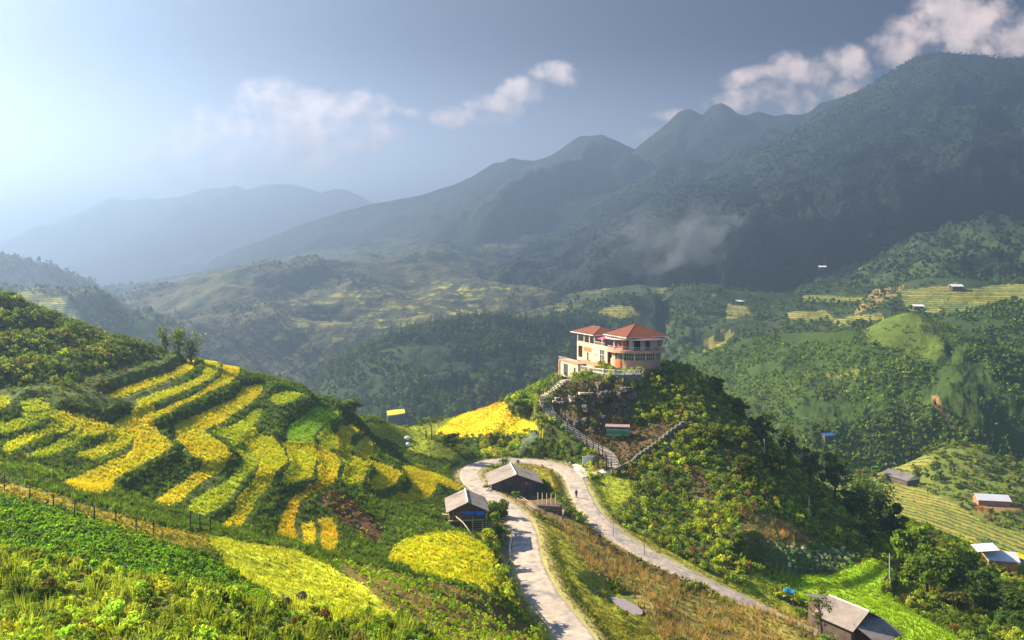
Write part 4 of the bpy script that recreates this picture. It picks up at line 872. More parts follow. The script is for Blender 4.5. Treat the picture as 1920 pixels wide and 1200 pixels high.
# ------------------------------------------------------------------ forests on the hills
f_round = [leaf_cloud(20, 2.3, 2.2, 1.0, rg, clumps=5, zc=2.3, shell=.5) for _ in range(6)]
f_con = [conifer(26, 1.6, 7.0, 1.15, rg) for _ in range(5)]
def forest(key, dens, protos, sc, label, dark, light, name='forest', nsz=60, cut=-.2, dmax=1e9, extra=None):
    h = HILLS[key]; ds = np.gradient(h['ds'])[:, None]; st = h['pxs'][1] - h['pxs'][0]; area = st / F * h['d'] * ds
    nn = fbm(h['X'] / nsz, h['Y'] / nsz, 4, 61)
    w = np.where(h['vis'] & (h['T'] < .4) & (nn > cut) & (h['d'] < dmax), area * dens, 0)
    gz_ = np.gradient(h['Z'], axis=0) / ds; w = w * np.sqrt(1 + (np.clip(gz_, 0, 1.5) / .4) ** 2)
    if extra is not None: w = w * extra(h, nn)
    cs = np.cumsum(w.ravel()); n = int(cs[-1])
    if n < 1: return
    i = np.minimum(np.searchsorted(cs, rg.uniform(0, cs[-1], n)), w.size - 1); r_, c_ = np.unravel_index(i, w.shape)
    pos = np.stack([h['X'].ravel()[i], h['Y'].ravel()[i], h['Z'].ravel()[i]], 1)
    fx = rg.uniform(-.5, .5, n) * st / F * h['d'].ravel()[i]; fy = rg.uniform(-.5, .5, n) * ds[r_, 0]
    zx = np.gradient(h['Z'], axis=1)[r_, c_] / (st / F * h['d'].ravel()[i]); zy = np.gradient(h['Z'], axis=0)[r_, c_] / ds[r_, 0]
    zy = zy - zx * (h['X'].ravel()[i] / h['d'].ravel()[i])
    pos[:, 0] += fx; pos[:, 1] += fy; pos[:, 2] += fx * zx + fy * zy - .3
    t = np.clip(.45 + 1.0 * nn.ravel()[i] + rg.normal(size=n) * .25, 0, 1)[:, None]
    c = np.array(dark) * (1 - t) + np.array(light) * t
    scatter(name, protos, pos, (sc[0] + (sc[1] - sc[0]) * rg.random(n) ** 1.7) * np.where(rg.random(n) < .06, 1.5, 1.0), vary(c, n, rg, .24, .13), M_FOREST, label, 'forest', rg, zs=rg.uniform(.8, 1.3, n))
FD, FL = (.026, .055, .012), (.085, .14, .022)
forest('dark wooded ridge running behind the hilltop building', .045, f_round + f_con[:2], (.6, 1.35), 'mixed forest on the dark ridge behind the building', (.024, .055, .014), (.085, .145, .024), extra=lambda h, nn: ~in_poly(h['px'], h['py'], [(720,762),(766,762),(766,784),(720,784)]))
forest('dark wooded ridge running behind the hilltop building', .03, f_con, (.9, 1.7), 'tall conifers lining the top of the dark ridge', (.025, .05, .014), (.045, .08, .018), cut=-1, extra=lambda h, nn: (np.abs(np.gradient(np.maximum.accumulate(h['Z'], 0), axis=0)) >= 0) * (h['py'] < np.min(np.where(h['vis'], h['py'], 9e3), axis=0)[None] + 16) * (h['px'] < 1060))
forest('cone-shaped green hill with a bald grassy top', .17, f_round, (.26, .62), 'bushes and young trees covering the cone-shaped hill', (.085, .15, .018), (.21, .31, .03), nsz=40, extra=lambda h, nn: 1 - .9 * in_poly(h['px'], h['py'], [(1615,585),(1720,575),(1745,640),(1750,690),(1700,655),(1635,640)]) - .9 * (in_poly(h['px'], h['py'], [(1720,580),(1760,610),(1840,690),(1940,780),(1940,870),(1840,815),(1770,770),(1750,700),(1745,640)]) & ~in_poly(h['px'], h['py'], [(1615,585),(1720,575),(1745,640),(1750,690),(1700,655),(1635,640)])))
forest('green bushy hillside at the right edge beyond the cone hill', .075, f_round, (.6, 1.25), 'green woodland on the hillside beyond the cone hill', (.06, .11, .018), (.16, .24, .03), nsz=50)
forest('terraced ridge in the upper right with scattered farm huts', .022, f_round + f_con[:1], (.7, 1.5), 'woods between the terraces of the upper right ridge', (.045, .09, .018), (.12, .19, .03), nsz=90, cut=-.12)
forest('forested double-topped hill in the middle distance', .035, f_round + f_con, (.8, 1.5), 'hazy forest on the double-topped hill', FD, (.065, .11, .022))
forest('near left hill with a rounded brow and grey terraces', .03, f_round, (.6, 1.4), 'scrub and trees on the near left hill', FD, FL, cut=-.05)
forest('dark hazy hill at the left edge with trees on its crest', .02, f_round + f_con[:1], (.9, 1.9), 'trees on the dark hazy hill at the left edge', FD, FL, cut=-.1)
forest('hazy rounded hill behind the bamboo at the left', .012, f_round, (.9, 1.9), 'scattered trees on the hazy rounded hill', FD, FL, cut=-.05)
forest('low valley terraces below the bamboo trees', .006, f_round, (.9, 1.9), 'clumps of trees among the low valley terraces', FD, FL, cut=.1)
forest('sunlit terraced valley side far below the mountains', .009, f_round, (.5, 1.4), 'groves dotted over the far valley side', (.03, .06, .018), (.06, .10, .025), nsz=190, cut=.02)
forest('terraced knolls in the hazy valley behind the forested ridge', .010, f_round, (.6, 1.7), 'groves on the hazy terraced knolls', (.03, .06, .018), (.07, .11, .025), nsz=120, cut=.0)
forest('dark forested spur below the tallest mountain at the right', .010, f_round, (.7, 1.8), 'woods on the dark spur below the tallest mountain', (.014, .03, .012), (.04, .07, .02), nsz=200, cut=-.15)
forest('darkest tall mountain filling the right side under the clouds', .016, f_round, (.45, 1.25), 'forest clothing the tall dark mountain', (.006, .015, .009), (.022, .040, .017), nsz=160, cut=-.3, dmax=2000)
shrubs((CLS == C_FLOWER), 1.5, b_mid, (.5, 1.3), 'white-flowering shrubs in the band above the green paddy', light=(.30, .34, .20), dark=(.07, .13, .03), red=(.45, .46, .38))
# ------------------------------------------------------------------ builder for hard things
class MB:
    def __init__(s): s.v = []; s.f = []
    def add(s, V, Fs):
        o = len(s.v); s.v += [tuple(map(float, v)) for v in V]; s.f += [tuple(i + o for i in f) for f in Fs]; return s
    def box(s, x0, x1, y0, y1, z0, z1):
        V = [(x0,y0,z0),(x1,y0,z0),(x1,y1,z0),(x0,y1,z0),(x0,y0,z1),(x1,y0,z1),(x1,y1,z1),(x0,y1,z1)]
        return s.add(V, [(3,2,1,0),(4,5,6,7),(0,1,5,4),(1,2,6,5),(2,3,7,6),(3,0,4,7)])
    def slab(s, P, t):
        """closed slab under a polygon of 3-D points, t thick downwards"""
        n = len(P); V = [tuple(p) for p in P] + [(p[0], p[1], p[2] - t) for p in P]
        return s.add(V, [tuple(range(n)), tuple(range(2 * n - 1, n - 1, -1))] + [(i, n + i, n + (i + 1) % n, (i + 1) % n) for i in range(n)])
    def tube(s, P, r, n=6, r1=None):
        P = [Vector(p) for p in P]; m = len(P); rings = []
        for i, p in enumerate(P):
            t = (P[min(i + 1, m - 1)] - P[max(i - 1, 0)]).normalized(); a = t.cross(Vector((.31, .77, .56))).normalized(); b = t.cross(a)
            rr = r if r1 is None else r + (r1 - r) * i / max(1, m - 1)
            rings.append([p + (a * math.cos(k * 2 * math.pi / n) + b * math.sin(k * 2 * math.pi / n)) * rr for k in range(n)])
        V = [v for R in rings for v in R]; Fs = [(i * n + k, i * n + (k + 1) % n, (i + 1) * n + (k + 1) % n, (i + 1) * n + k) for i in range(m - 1) for k in range(n)]
        Fs += [tuple(range(n - 1, -1, -1)), tuple(range((m - 1) * n, m * n))]
        return s.add(V, Fs)
    def ring(s, cx, cy, r0, r1, z0, z1, a0=0, a1=2 * math.pi, n=64):
        """part of a round wall or slab between radii r0 and r1"""
        full = abs(a1 - a0 - 2 * math.pi) < 1e-6; k = n if full else n + 1; V = []
        for i in range(k):
            a = a0 + (a1 - a0) * i / n; c, d = math.cos(a), math.sin(a)
            V += [(cx + r0 * c, cy + r0 * d, z0), (cx + r1 * c, cy + r1 * d, z0), (cx + r1 * c, cy + r1 * d, z1), (cx + r0 * c, cy + r0 * d, z1)]
        Fs = []
        for i in range(n):
            a = 4 * i; b = 4 * ((i + 1) % k); Fs += [(a, a + 1, b + 1, b), (a + 1, a + 2, b + 2, b + 1), (a + 2, a + 3, b + 3, b + 2), (a + 3, a, b, b + 3)]
        if not full: Fs += [(0, 3, 2, 1), (4 * n, 4 * n + 1, 4 * n + 2, 4 * n + 3)]
        return s.add(V, Fs)
    def build(s, name, mat, parent=None, smooth=False, bevel=0):
        me = bpy.data.meshes.new(name); me.from_pydata(s.v, [], s.f); me.update()
        bm = bmesh.new(); bm.from_mesh(me); bmesh.ops.recalc_face_normals(bm, faces=bm.faces); bm.to_mesh(me); bm.free()
        if smooth: me.polygons.foreach_set('use_smooth', [True] * len(me.polygons))
        me.materials.append(mat); o = bpy.data.objects.new(name, me); COL.objects.link(o)
        if parent: o.parent = parent
        if bevel:
            b = o.modifiers.new('bevel', 'BEVEL'); b.width = bevel; b.segments = 1; b.limit_method = 'ANGLE'
        return o

M_CREAM = mat_plain('cream_plaster', (.60, .44, .285), .85, .9, .18, spots=(.48, .35, .23), bump=.01)
M_PINK = mat_plain('salmon_plaster', (.60, .30, .19), .85, .7, .18, spots=(.50, .26, .18), bump=.01)
M_TILE = mat_plain('roof_tiles', (.165, .040, .013), .85, 1.6, .32, spots=(.11, .028, .013), wave=('Z', 3.6), bump=.05)
M_TRIM = mat_plain('white_trim', (.72, .66, .58), .7, 2, .08)
M_SOFFIT = mat_plain('brown_soffit', (.22, .10, .06), .8, 2, .15)
M_ORANGE = mat_plain('orange_paint', (.62, .16, .045), .6, 1.4, .15)
M_MAGENTA = mat_plain('magenta_awning', (.55, .06, .11), .7, 2, .15)
M_TERR = mat_plain('terracotta_floor', (.50, .20, .09), .8, 1, .2, bump=.01)
M_FRAME = mat_plain('dark_window_frame', (.05, .055, .06), .5, 2, .1)
M_CURT = mat_plain('white_curtain', (.70, .66, .62), .9, 1.3, .14, stretch=(4, 4, .3))
M_STONE = mat_plain('rough_stone', (.20, .172, .125), .95, 1.6, .4, spots=(.13, .12, .085), bump=.12)
M_ROCK = mat_plain('limestone', (.13, .105, .075), .95, 1.4, .5, spots=(.055, .05, .03), bump=.25)
M_STEP = mat_plain('pale_stone_steps', (.46, .38, .28), .9, 1.2, .3, bump=.04)
M_WOOD = mat_plain('weathered_planks', (.125, .088, .062), .9, 1.2, .35, stretch=(1, 1, .12), spots=(.07, .05, .038), wave=('X', 1.6), bump=.03)
M_WOODL = mat_plain('pale_poles', (.40, .30, .17), .85, 2.2, .3, spots=(.26, .19, .11))
M_DARKW = mat_plain('dark_posts', (.06, .042, .032), .9, 2, .3)
M_FIBRO = mat_plain('grey_fibre_cement_roof', (.27, .225, .19), .9, .8, .25, spots=(.18, .15, .13), wave=('Y', 2.4), bump=.05)
M_FIBRO_D = mat_plain('dark_fibre_cement_roof', (.20, .17, .16), .9, .8, .25, spots=(.13, .115, .11), wave=('Y', 2.4), bump=.05)
M_RIDGE = mat_plain('pale_ridge_cap', (.60, .54, .45), .85, 2, .15)
M_TARP = mat_plain('blue_tarpaulin', (.012, .13, .62), .45, 1.6, .25, bump=.08)
M_METAL = mat_plain('pale_metal_sheet', (.55, .56, .58), .45, .7, .12, wave=('X', 2.0), bump=.03)
M_WHITE = mat_plain('white_board', (.78, .76, .72), .6, 2, .06)
M_POLE = mat_plain('concrete_pole', (.40, .37, .33), .9, 2, .2)
M_GREENB = mat_plain('green_board', (.03, .17, .07), .5, 1.5, .2)
M_PIPE = mat_plain('white_pipe', (.66, .62, .56), .5, 3, .1)
M_BPIPE = mat_plain('black_pipe', (.02, .02, .022), .4, 3, .1)
def mat_glass():
    m, nt, L = mat_new('window_glass'); out = N(nt, 'ShaderNodeOutputMaterial'); b = N(nt, 'ShaderNodeBsdfPrincipled')
    b.inputs['Base Color'].default_value = (.035, .045, .06, 1); b.inputs['Roughness'].default_value = .08; b.inputs['Specular IOR Level'].default_value = .9
    L(b.outputs[0], out.inputs[0]); return m
M_GLASS = mat_glass()
def mat_clear():
    m, nt, L = mat_new('clear_pane'); out = N(nt, 'ShaderNodeOutputMaterial'); t = N(nt, 'ShaderNodeBsdfTransparent'); g = N(nt, 'ShaderNodeBsdfGlossy'); g.inputs['Roughness'].default_value = .05
    mx = N(nt, 'ShaderNodeMixShader'); mx.inputs[0].default_value = .12; L(t.outputs[0], mx.inputs[1]); L(g.outputs[0], mx.inputs[2]); L(mx.outputs[0], out.inputs[0]); return m

# ------------------------------------------------------------------ hilltop building; local axes: x along the front (right and away), y into the depth
C0 = PT(1191.4, 0, 218); BA = math.atan2(.36, .93)
R = thing('restaurant', 'salmon and cream building with red tiled roofs and round front crowning the knoll', 'building', (C0[0], 218, 0), BA)
ZG, ZS, ZE = -26.7, -22.8, -19.35          # ground floor, underside of balcony slab, canopy underside
q = math.pi
# round tower: low wall, window band, slab, upper floor
MB().ring(0, 0, 6.4, 6.75, ZG - 1.6, ZG + 2.0).build('base_wall', M_PINK, R, smooth=False)
MB().ring(0, 0, 0.2, 6.4, ZG - 1.2, ZG + .05, n=48).build('floor', M_TERR, R)
MB().ring(0, 0, 6.1, 7.95, ZS, ZS + .72, n=80).build('balcony_slab', M_PINK, R)
MB().ring(0, 0, .1, 6.1, ZS + .1, ZS + .60, n=48).build('upper_floor', M_TERR, R)
GA = [(-2.95 + k * .62) for k in range(10)]
for k in range(8):
    a0, a1 = -3.02 + k * .445, -3.02 + (k + 1) * .445
    w = MB().ring(0, 0, 6.46, 6.56, ZG + 2.0, ZS, a0 + .03, a1 - .03, 8).build('window', M_GLASS, R)
    fr = MB()
    for j in range(5):
        a = a0 + .03 + (a1 - a0 - .06) * j / 4; fr.ring(0, 0, 6.52, 6.66, ZG + 2.0, ZS, a - .006, a + .006, 1)
    fr.ring(0, 0, 6.53, 6.65, ZG + 2.9, ZG + 2.98, a0 + .03, a1 - .03, 6); fr.build('window_frame', M_TRIM, w)
    MB().ring(0, 0, 6.3, 6.92, ZG + 2.0, ZS, a0 - .035, a0 + .035, 2).build('column', M_CREAM, R)
MB().ring(0, 0, 6.2, 6.4, ZG, ZS, .62, 3.05, 24).build('rear_wall', M_CREAM, R)
# upper floor: recessed rooms with curtains, posts, railing
for k in range(10):
    a0, a1 = -2.75 + k * .30, -2.75 + (k + 1) * .30
    if k in (0, 1, 2): 
        if k != 1: continue
    mt = M_FRAME if k in (4, 9) else M_CURT
    MB().ring(0, 0, 5.0, 5.15, ZS + .72, ZE, a0 + .015, a1 - .015, 5).build('curtain' if mt is M_CURT else 'door', mt, R)
MB().box(-3.2, 4.2, -1.2, 4.4, ZS + .7, ZE + .2).build('inner_room', M_SOFFIT, R)
for k in range(9):
    a = -3.02 + k * .42
    MB().ring(0, 0, 6.75, 7.1, ZS + .72, ZE, a - .03, a + .03, 2).build('post', M_PINK, R)
rl = MB(); rl.ring(0, 0, 7.74, 7.80, ZS + 1.62, ZS + 1.68, -3.35, .55, 48); rl.ring(0, 0, 7.75, 7.79, ZS + 1.16, ZS + 1.19, -3.35, .55, 48)
for k in range(44): a = -3.35 + k * 3.9 / 43; rl.ring(0, 0, 7.75, 7.79, ZS + .7, ZS + 1.64, a - .003, a + .003, 1)
rl.build('railing', M_TRIM, R)
MB().ring(0, 0, 2.0, 7.9, ZE, ZE + .14, n=80).build('canopy_soffit', M_SOFFIT, R)
MB().ring(0, 0, 7.72, 8.02, ZE + .02, ZE + .30, n=80).build('canopy_edge', M_TRIM, R)
cv = MB(); nn_ = 64
V = []; 
for i in range(nn_): a = i * 2 * q / nn_; V += [(7.85 * math.cos(a), 7.85 * math.sin(a), ZE + .31), (5.6 * math.cos(a), 5.6 * math.sin(a), ZE + .95)]
cv.add(V, [(2 * i, 2 * ((i + 1) % nn_), 2 * ((i + 1) % nn_) + 1, 2 * i + 1) for i in range(nn_)]); cv.build('canopy_roof', M_TILE, R)
def hip(name, x0, x1, y0, y1, z, h, ridge, parent, over=.0, fascia=.2):
    (rx0, ry0), (rx1, ry1) = ridge; m = MB()
    V = [(x0, y0, z), (x1, y0, z), (x1, y1, z), (x0, y1, z), (rx0, ry0, z + h), (rx1, ry1, z + h)]
    if (rx0, ry0) == (rx1, ry1): V = V[:5]; Fs = [(0, 1, 4), (1, 2, 4), (2, 3, 4), (3, 0, 4)]
    elif rx0 == rx1: Fs = [(0, 1, 4), (1, 2, 5, 4), (2, 3, 5), (3, 0, 4, 5)]
    else: Fs = [(0, 1, 5, 4), (1, 2, 5), (2, 3, 4, 5), (3, 0, 4)]
    m.add(V, Fs); r = m.build(name, M_TILE, parent)
    f = MB(); t = .09
    f.box(x0 - .02, x1 + .02, y0 - .02, y0 + t, z - fascia, z - .01); f.box(x0 - .02, x1 + .02, y1 - t, y1 + .02, z - fascia, z - .01)
    f.box(x0 - .02, x0 + t, y0 + t, y1 - t, z - fascia, z - .01); f.box(x1 - t, x1 + .02, y0 + t, y1 - t, z - fascia, z - .01); f.build('fascia', M_TRIM, r)
    s_ = MB(); s_.box(x0 + t, x1 - t, y0 + t, y1 - t, z - .12, z - .06); s_.build('soffit', M_SOFFIT, r)
    rc = MB(); ap = V[4]
    for i in range(2 if len(V) == 6 else 4): rc.tube([V[i], ap], .07, 5)
    if len(V) == 6: rc.tube([V[4], V[5]], .08, 5); rc.tube([V[2], V[5]], .07, 5); rc.tube([V[3], V[5] if rx0 == rx1 else V[4]], .07, 5)
    rc.build('ridge_cap', M_SOFFIT, r); return r
hip('roof', -6.45, 6.45, -6.45, 6.45, -18.55, 3.1, ((0, 0), (0, 0)), R)
MB().box(-4.4, 4.4, -4.4, 4.4, ZE + .1, -18.6).build('roof_base', M_SOFFIT, R)
# left wing
FX = -7.0
w = MB()
def wall_x(m, x0, x1, y0, y1, z0, z1, holes):
    """wall lying along y between x0 and x1 with rectangular openings (y0, y1, z0, z1)"""
    ys = sorted({y0, y1, *[h[0] for h in holes], *[h[1] for h in holes]}); zs = sorted({z0, z1, *[h[2] for h in holes], *[h[3] for h in holes]})
    for a, b in zip(ys[:-1], ys[1:]):
        run0 = None
        for c, d in list(zip(zs[:-1], zs[1:])) + [(None, None)]:
            solid = c is not None and not any(h[0] <= a and b <= h[1] and h[2] <= c and d <= h[3] for h in holes)
            if solid and run0 is None: run0 = c
            if not solid and run0 is not None: m.box(x0, x1, a, b, run0, last); run0 = None
            last = d
H_DOOR = (14.2, 15.4, ZG, ZG + 2.3); H_BIG = (4.6, 7.4, ZG, ZS - .1); H_FAR = (18.2, 21.0, ZG + .4, ZS - .15)
SMALL = [(10.6, 11.1, ZG + 1.7, ZG + 2.5), (9.2, 9.7, ZG + 1.6, ZG + 2.4)]
wall_x(w, FX, FX + .3, 3.0, 21.8, ZG - .6, ZS + 1.1, [H_DOOR, H_BIG, H_FAR] + SMALL)
w.box(FX + .3, 1.2, 21.5, 21.8, ZG - 3, ZS + 1.1); w.box(.9, 1.2, 6.2, 21.5, ZG - 3, ZS + 1.1); w.build('wing_wall', M_CREAM, R)
MB().box(FX + .3, .9, 5.5, 21.5, ZS - .1, ZS + .15).build('wing_floor', M_TERR, R)
for h, nm in ((H_BIG, 'glass_door'), (H_DOOR, 'door'), (SMALL[0], 'window'), (SMALL[1], 'window')):
    g = MB().box(FX + .12, FX + .16, h[0], h[1], h[2], h[3]).build(nm, M_GLASS if nm != 'door' else M_FRAME, R); f = MB(); n_b = 3 if nm == 'glass_door' else 1
    for j in range(n_b + 1): y = h[0] + (h[1] - h[0] - .08) * j / n_b; f.box(FX + .06, FX + .2, y, y + .08, h[2], h[3])
    f.box(FX + .07, FX + .19, h[0] + .08, h[1] - .08, h[3] - .08, h[3]); 
    if nm == 'glass_door': f.box(FX + .07, FX + .19, h[0] + .08, h[1] - .08, h[2] + 2.4, h[2] + 2.48)
    f.build('frame', M_TRIM, g)
MB().box(FX - .12, FX - .004, 12.6, 17.2, ZG + 2.6, ZG + 3.7).build('orange_sign', M_ORANGE, R)
MB().ring(0, 0, 6.80, 6.88, ZG - .3, ZG + 2.05, -2.98, -2.70, 4).build('orange_door', M_ORANGE, R)
for y in (10.8, 13.8, 17.2, 21.4):
    MB().box(FX, FX + .34, y - .17, y + .17, ZS + 1.1, -19.2).build('post', M_CREAM, R)
for x in (-3.2, .9): MB().box(x, x + .3, 21.45, 21.78, ZS + 1.1, -19.2).build('post', M_CREAM, R)
rl = MB(); rl.box(FX + .1, FX + .16, 4.6, 10.6, ZS + 1.9, ZS + 1.96)
for k in range(16): y = 4.7 + k * .39; rl.box(FX + .11, FX + .15, y, y + .04, ZS + 1.1, ZS + 1.9)
rl.build('railing', M_TRIM, R)
MB().box(FX, FX + .3, 5.9, 6.2, ZS + 1.1, ZE - .2).build('post', M_CREAM, R)
hip('roof', FX - .7, 1.9, 10.3, 25.0, -19.15, 1.75, ((-2.8, 14.8), (-2.8, 20.6)), R)
MB().slab([(FX + .1, 6.1, -20.05), (-3.9, 6.1, -19.5), (-3.9, 10.2, -19.5), (FX + .1, 10.2, -20.05)], .06).build('awning', M_MAGENTA, R)
# terraces in front of the wing and the lower storey
tt = MB(); tt.slab([(FX, 1.5, ZG), (-11.2, 2.3, ZG), (-10.4, 12.6, ZG), (FX, 17.0, ZG)], .25); tt.build('terrace_floor', M_TERR, R)
MB().slab([(-11.1, 2.4, ZG - .25), (-11.4, 2.4, ZG - .25), (-10.6, 12.6, ZG - .25), (-10.3, 12.6, ZG - .25)], 3.2).build('terrace_wall', M_CREAM, R)
lw = MB(); wall_x(lw, -13.3, -13.0, 8.2, 20.2, ZG - 4.6, ZG - .25, [(9.6, 10.8, ZG - 3.0, ZG - 1.3), (14.6, 17.6, ZG - 4.2, ZG - .9)])
lw.box(-13.0, -10.8, 8.2, 8.5, ZG - 4.6, ZG - .25); lw.build('lower_wall', M_CREAM, R)
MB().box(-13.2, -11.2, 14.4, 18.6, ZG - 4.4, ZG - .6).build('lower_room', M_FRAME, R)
MB().box(-13.16, -13.12, 9.6, 10.8, ZG - 3.0, ZG - 1.3).build('window', M_GLASS, R)
MB().box(-13.5, -10.2, 8.0, 20.6, ZG - .24, ZG - .02).build('lower_terrace', M_TERR, R)
MB().box(-13.6, -13.2, 19.9, 20.3, ZG - 5.4, ZG - .25).build('pillar', M_PINK, R)
rl = MB(); rl.box(-13.45, -13.39, 8.1, 20.5, ZG + .85, ZG + .9); rl.box(-13.45, -13.39, 8.1, 20.5, ZG + .45, ZG + .48)
for k in range(26): y = 8.1 + k * .49; rl.box(-13.44, -13.4, y, y + .04, ZG - .02, ZG + .86)
rl.box(-13.39, -11.4, 8.1, 8.16, ZG + .85, ZG + .9)
for k in range(5): x = -13.3 + k * .45; rl.box(x, x + .04, 8.11, 8.15, ZG - .02, ZG + .86)
rl.build('railing', M_TRIM, R)

# retaining wall with a balustrade below the building
def wall_line(P, zt, zb, th, m):
    P = [Vector((p[0], p[1], 0)) for p in P]
    for i in range(len(P) - 1):
        d = (P[i + 1] - P[i]).normalized(); nrm = Vector((-d.y, d.x, 0)) * th / 2; a, b = P[i], P[i + 1]
        m.slab([(a.x - nrm.x, a.y - nrm.y, zt), (b.x - nrm.x, b.y - nrm.y, zt), (b.x + nrm.x, b.y + nrm.y, zt), (a.x + nrm.x, a.y + nrm.y, zt)], zt - zb)
RWP = [PT(1090, 0, 213), PT(1110, 0, 209.5), PT(1132, 0, 206), PT(1152, 0, 204.2), PT(1171, 0, 203.2), PT(1202, 0, 204.4)]
RT = thing('retaining_wall', 'rough stone retaining wall topped by a pale balustrade below the round building', 'wall', (RWP[2][0], RWP[2][1], -30))
off = np.array([RWP[2][0], RWP[2][1], -30.0]); LP_ = [p - off for p in RWP]
m = MB(); wall_line(LP_, 2.6, -3.2, .7, m); m.build('stone_wall', M_STONE, RT)
m = MB(); wall_line(LP_, 3.75, 3.6, .24, m); wall_line(LP_, 2.78, 2.62, .34, m); m.build('handrail', M_TRIM, RT)
for i in range(len(LP_) - 1):
    a, b = LP_[i], LP_[i + 1]; L_ = np.hypot(*(b - a)[:2]); n = max(3, int(L_ / .42))
    for k in range(n):
        p = a + (b - a) * (k / n); big = k == 0
        m = MB(); r = .15 if big else .075
        if big: m.box(p[0] - r, p[0] + r, p[1] - r, p[1] + r, 2.78, 3.9)
        else: m.tube([(p[0], p[1], 2.77), (p[0], p[1], 2.95), (p[0], p[1], 3.15), (p[0], p[1], 3.4), (p[0], p[1], 3.61)], r, 6)
        m.build('baluster' if not big else 'balustrade_post', M_TRIM, RT)

# ------------------------------------------------------------------ stairs climbing the knoll
seg = np.r_[0, np.cumsum(np.hypot(*np.diff(SW[:, :2], axis=0).T))]
nst = int(seg[-1] / .62); m = MB(); kb = MB(); prev = None; edge = []
for k in range(nst):
    s0 = seg[-1] * k / nst; p = np.array([np.interp(s0, seg, SW[:, i]) for i in range(3)]); p2 = np.array([np.interp(s0 + .62, seg, SW[:, i]) for i in range(3)])
    d = (p2 - p)[:2]; d = d / (np.linalg.norm(d) + 1e-9); nrm = np.array([-d[1], d[0]]) * 1.25; z = max(p[2], float(ground(p[0], p[1]))) + .22
    a, b = p[:2] - nrm, p[:2] + nrm; c, e = p[:2] + nrm + d * .60, p[:2] - nrm + d * .60
    m.slab([(*a, z), (*b, z), (*c, z), (*e, z)], .9); edge.append((p, d, nrm, z))
ST = m.build('stone_stairs', M_STEP); tag(ST, 'long pale stone stairway curving up the knoll to the building', 'stairs')
for sgn in (-1, 1):
    pts = [(p[0] + sgn * nrm[0] * 1.06, p[1] + sgn * nrm[1] * 1.06, z + .12) for p, d, nrm, z in edge[::3]]
    kb = MB(); kb.tube(pts, .09, 5); kb.build('kerb', M_STONE, ST)
# rail posts along the stairs and the entrance gate
SR = thing('stair_railing', 'dark wooden posts and rails running up beside the stone stairs', 'railing', tuple(edge[0][0]))
o0 = np.array(edge[0][0]); tops = []
for k in range(3, len(edge), max(3, len(edge) // 15)):
    p, d, nrm, z = edge[k]; x, y = p[0] + nrm[0] * 1.12, p[1] + nrm[1] * 1.12
    if hit is not None and (x - p[0]) > 0: x, y = p[0] - nrm[0] * 1.12, p[1] - nrm[1] * 1.12
    hgt = 1.9 if k % 2 else 1.5
    MB().box(x - .09 - o0[0], x + .09 - o0[0], y - .09 - o0[1], y + .09 - o0[1], z - .8 - o0[2], z + hgt - o0[2]).build('post', M_DARKW, SR); tops.append((x - o0[0], y - o0[1], z + hgt - .35 - o0[2]))
m = MB(); m.tube(tops, .035, 5); m.tube([(a, b, c - .6) for a, b, c in tops], .03, 5); m.build('rail', M_DARKW, SR)
gpos = [hit(*p) for p in ((1113, 879), (1122, 882), (1137, 885), (1146, 888))]
GT = thing('entrance_gate', 'dark post-and-beam gateway at the bottom of the stone stairs', 'gate', tuple(gpos[0])); o0 = gpos[0]
for p, hgt in zip(gpos, (2.6, 3.6, 3.6, 2.6)):
    p = p - o0; MB().box(p[0] - .13, p[0] + .13, p[1] - .13, p[1] + .13, p[2] - .4, p[2] + hgt).build('post', M_DARKW, GT)
m = MB(); 
for i in range(3):
    a, b = gpos[i] - o0, gpos[i + 1] - o0; m.tube([(a[0], a[1], a[2] + 2.2), (b[0], b[1], b[2] + 2.2)], .06, 5); m.tube([(a[0], a[1], a[2] + 1.1), (b[0], b[1], b[2] + 1.1)], .05, 5)
m.build('crossbeam', M_DARKW, GT)

# ------------------------------------------------------------------ boards
def board(name, label, px, py, w, h, leg, rz, mat, roof=False):
    p = hit(px, py); T = thing(name, label, 'sign', tuple(p), rz)
    pn = MB().box(-w / 2, w / 2, -.04, .04, leg, leg + h).build('panel', mat, T)
    for x in (-w / 2 + .12, w / 2 - .12): MB().box(x - .07, x + .07, .05, .19, -.7, leg + h + .1).build('leg', M_DARKW, T)
    return T, pn
T, pn = board('notice_board', 'white notice board with faint columns beside the gateway', 1103.5, 876, 2.9, 1.75, .6, .18, M_WHITE)
m = MB()
for c in range(4):
    for r in range(9):
        w_ = .5 * (1 - .3 * ((c * 7 + r * 5) % 4) / 3); x = -1.3 + c * .66; z = .8 + r * .15; m.box(x, x + w_, -.048, -.0425, z, z + .04)
m.build('faint_text', mat_plain('grey_print', (.45, .45, .46), .6, 2, .1), pn)
T, pn = board('billboard', 'green landscape billboard with a small tiled roof on the brown slope', 1158, 823, 5.4, 2.3, .35, -.12, M_GREENB)
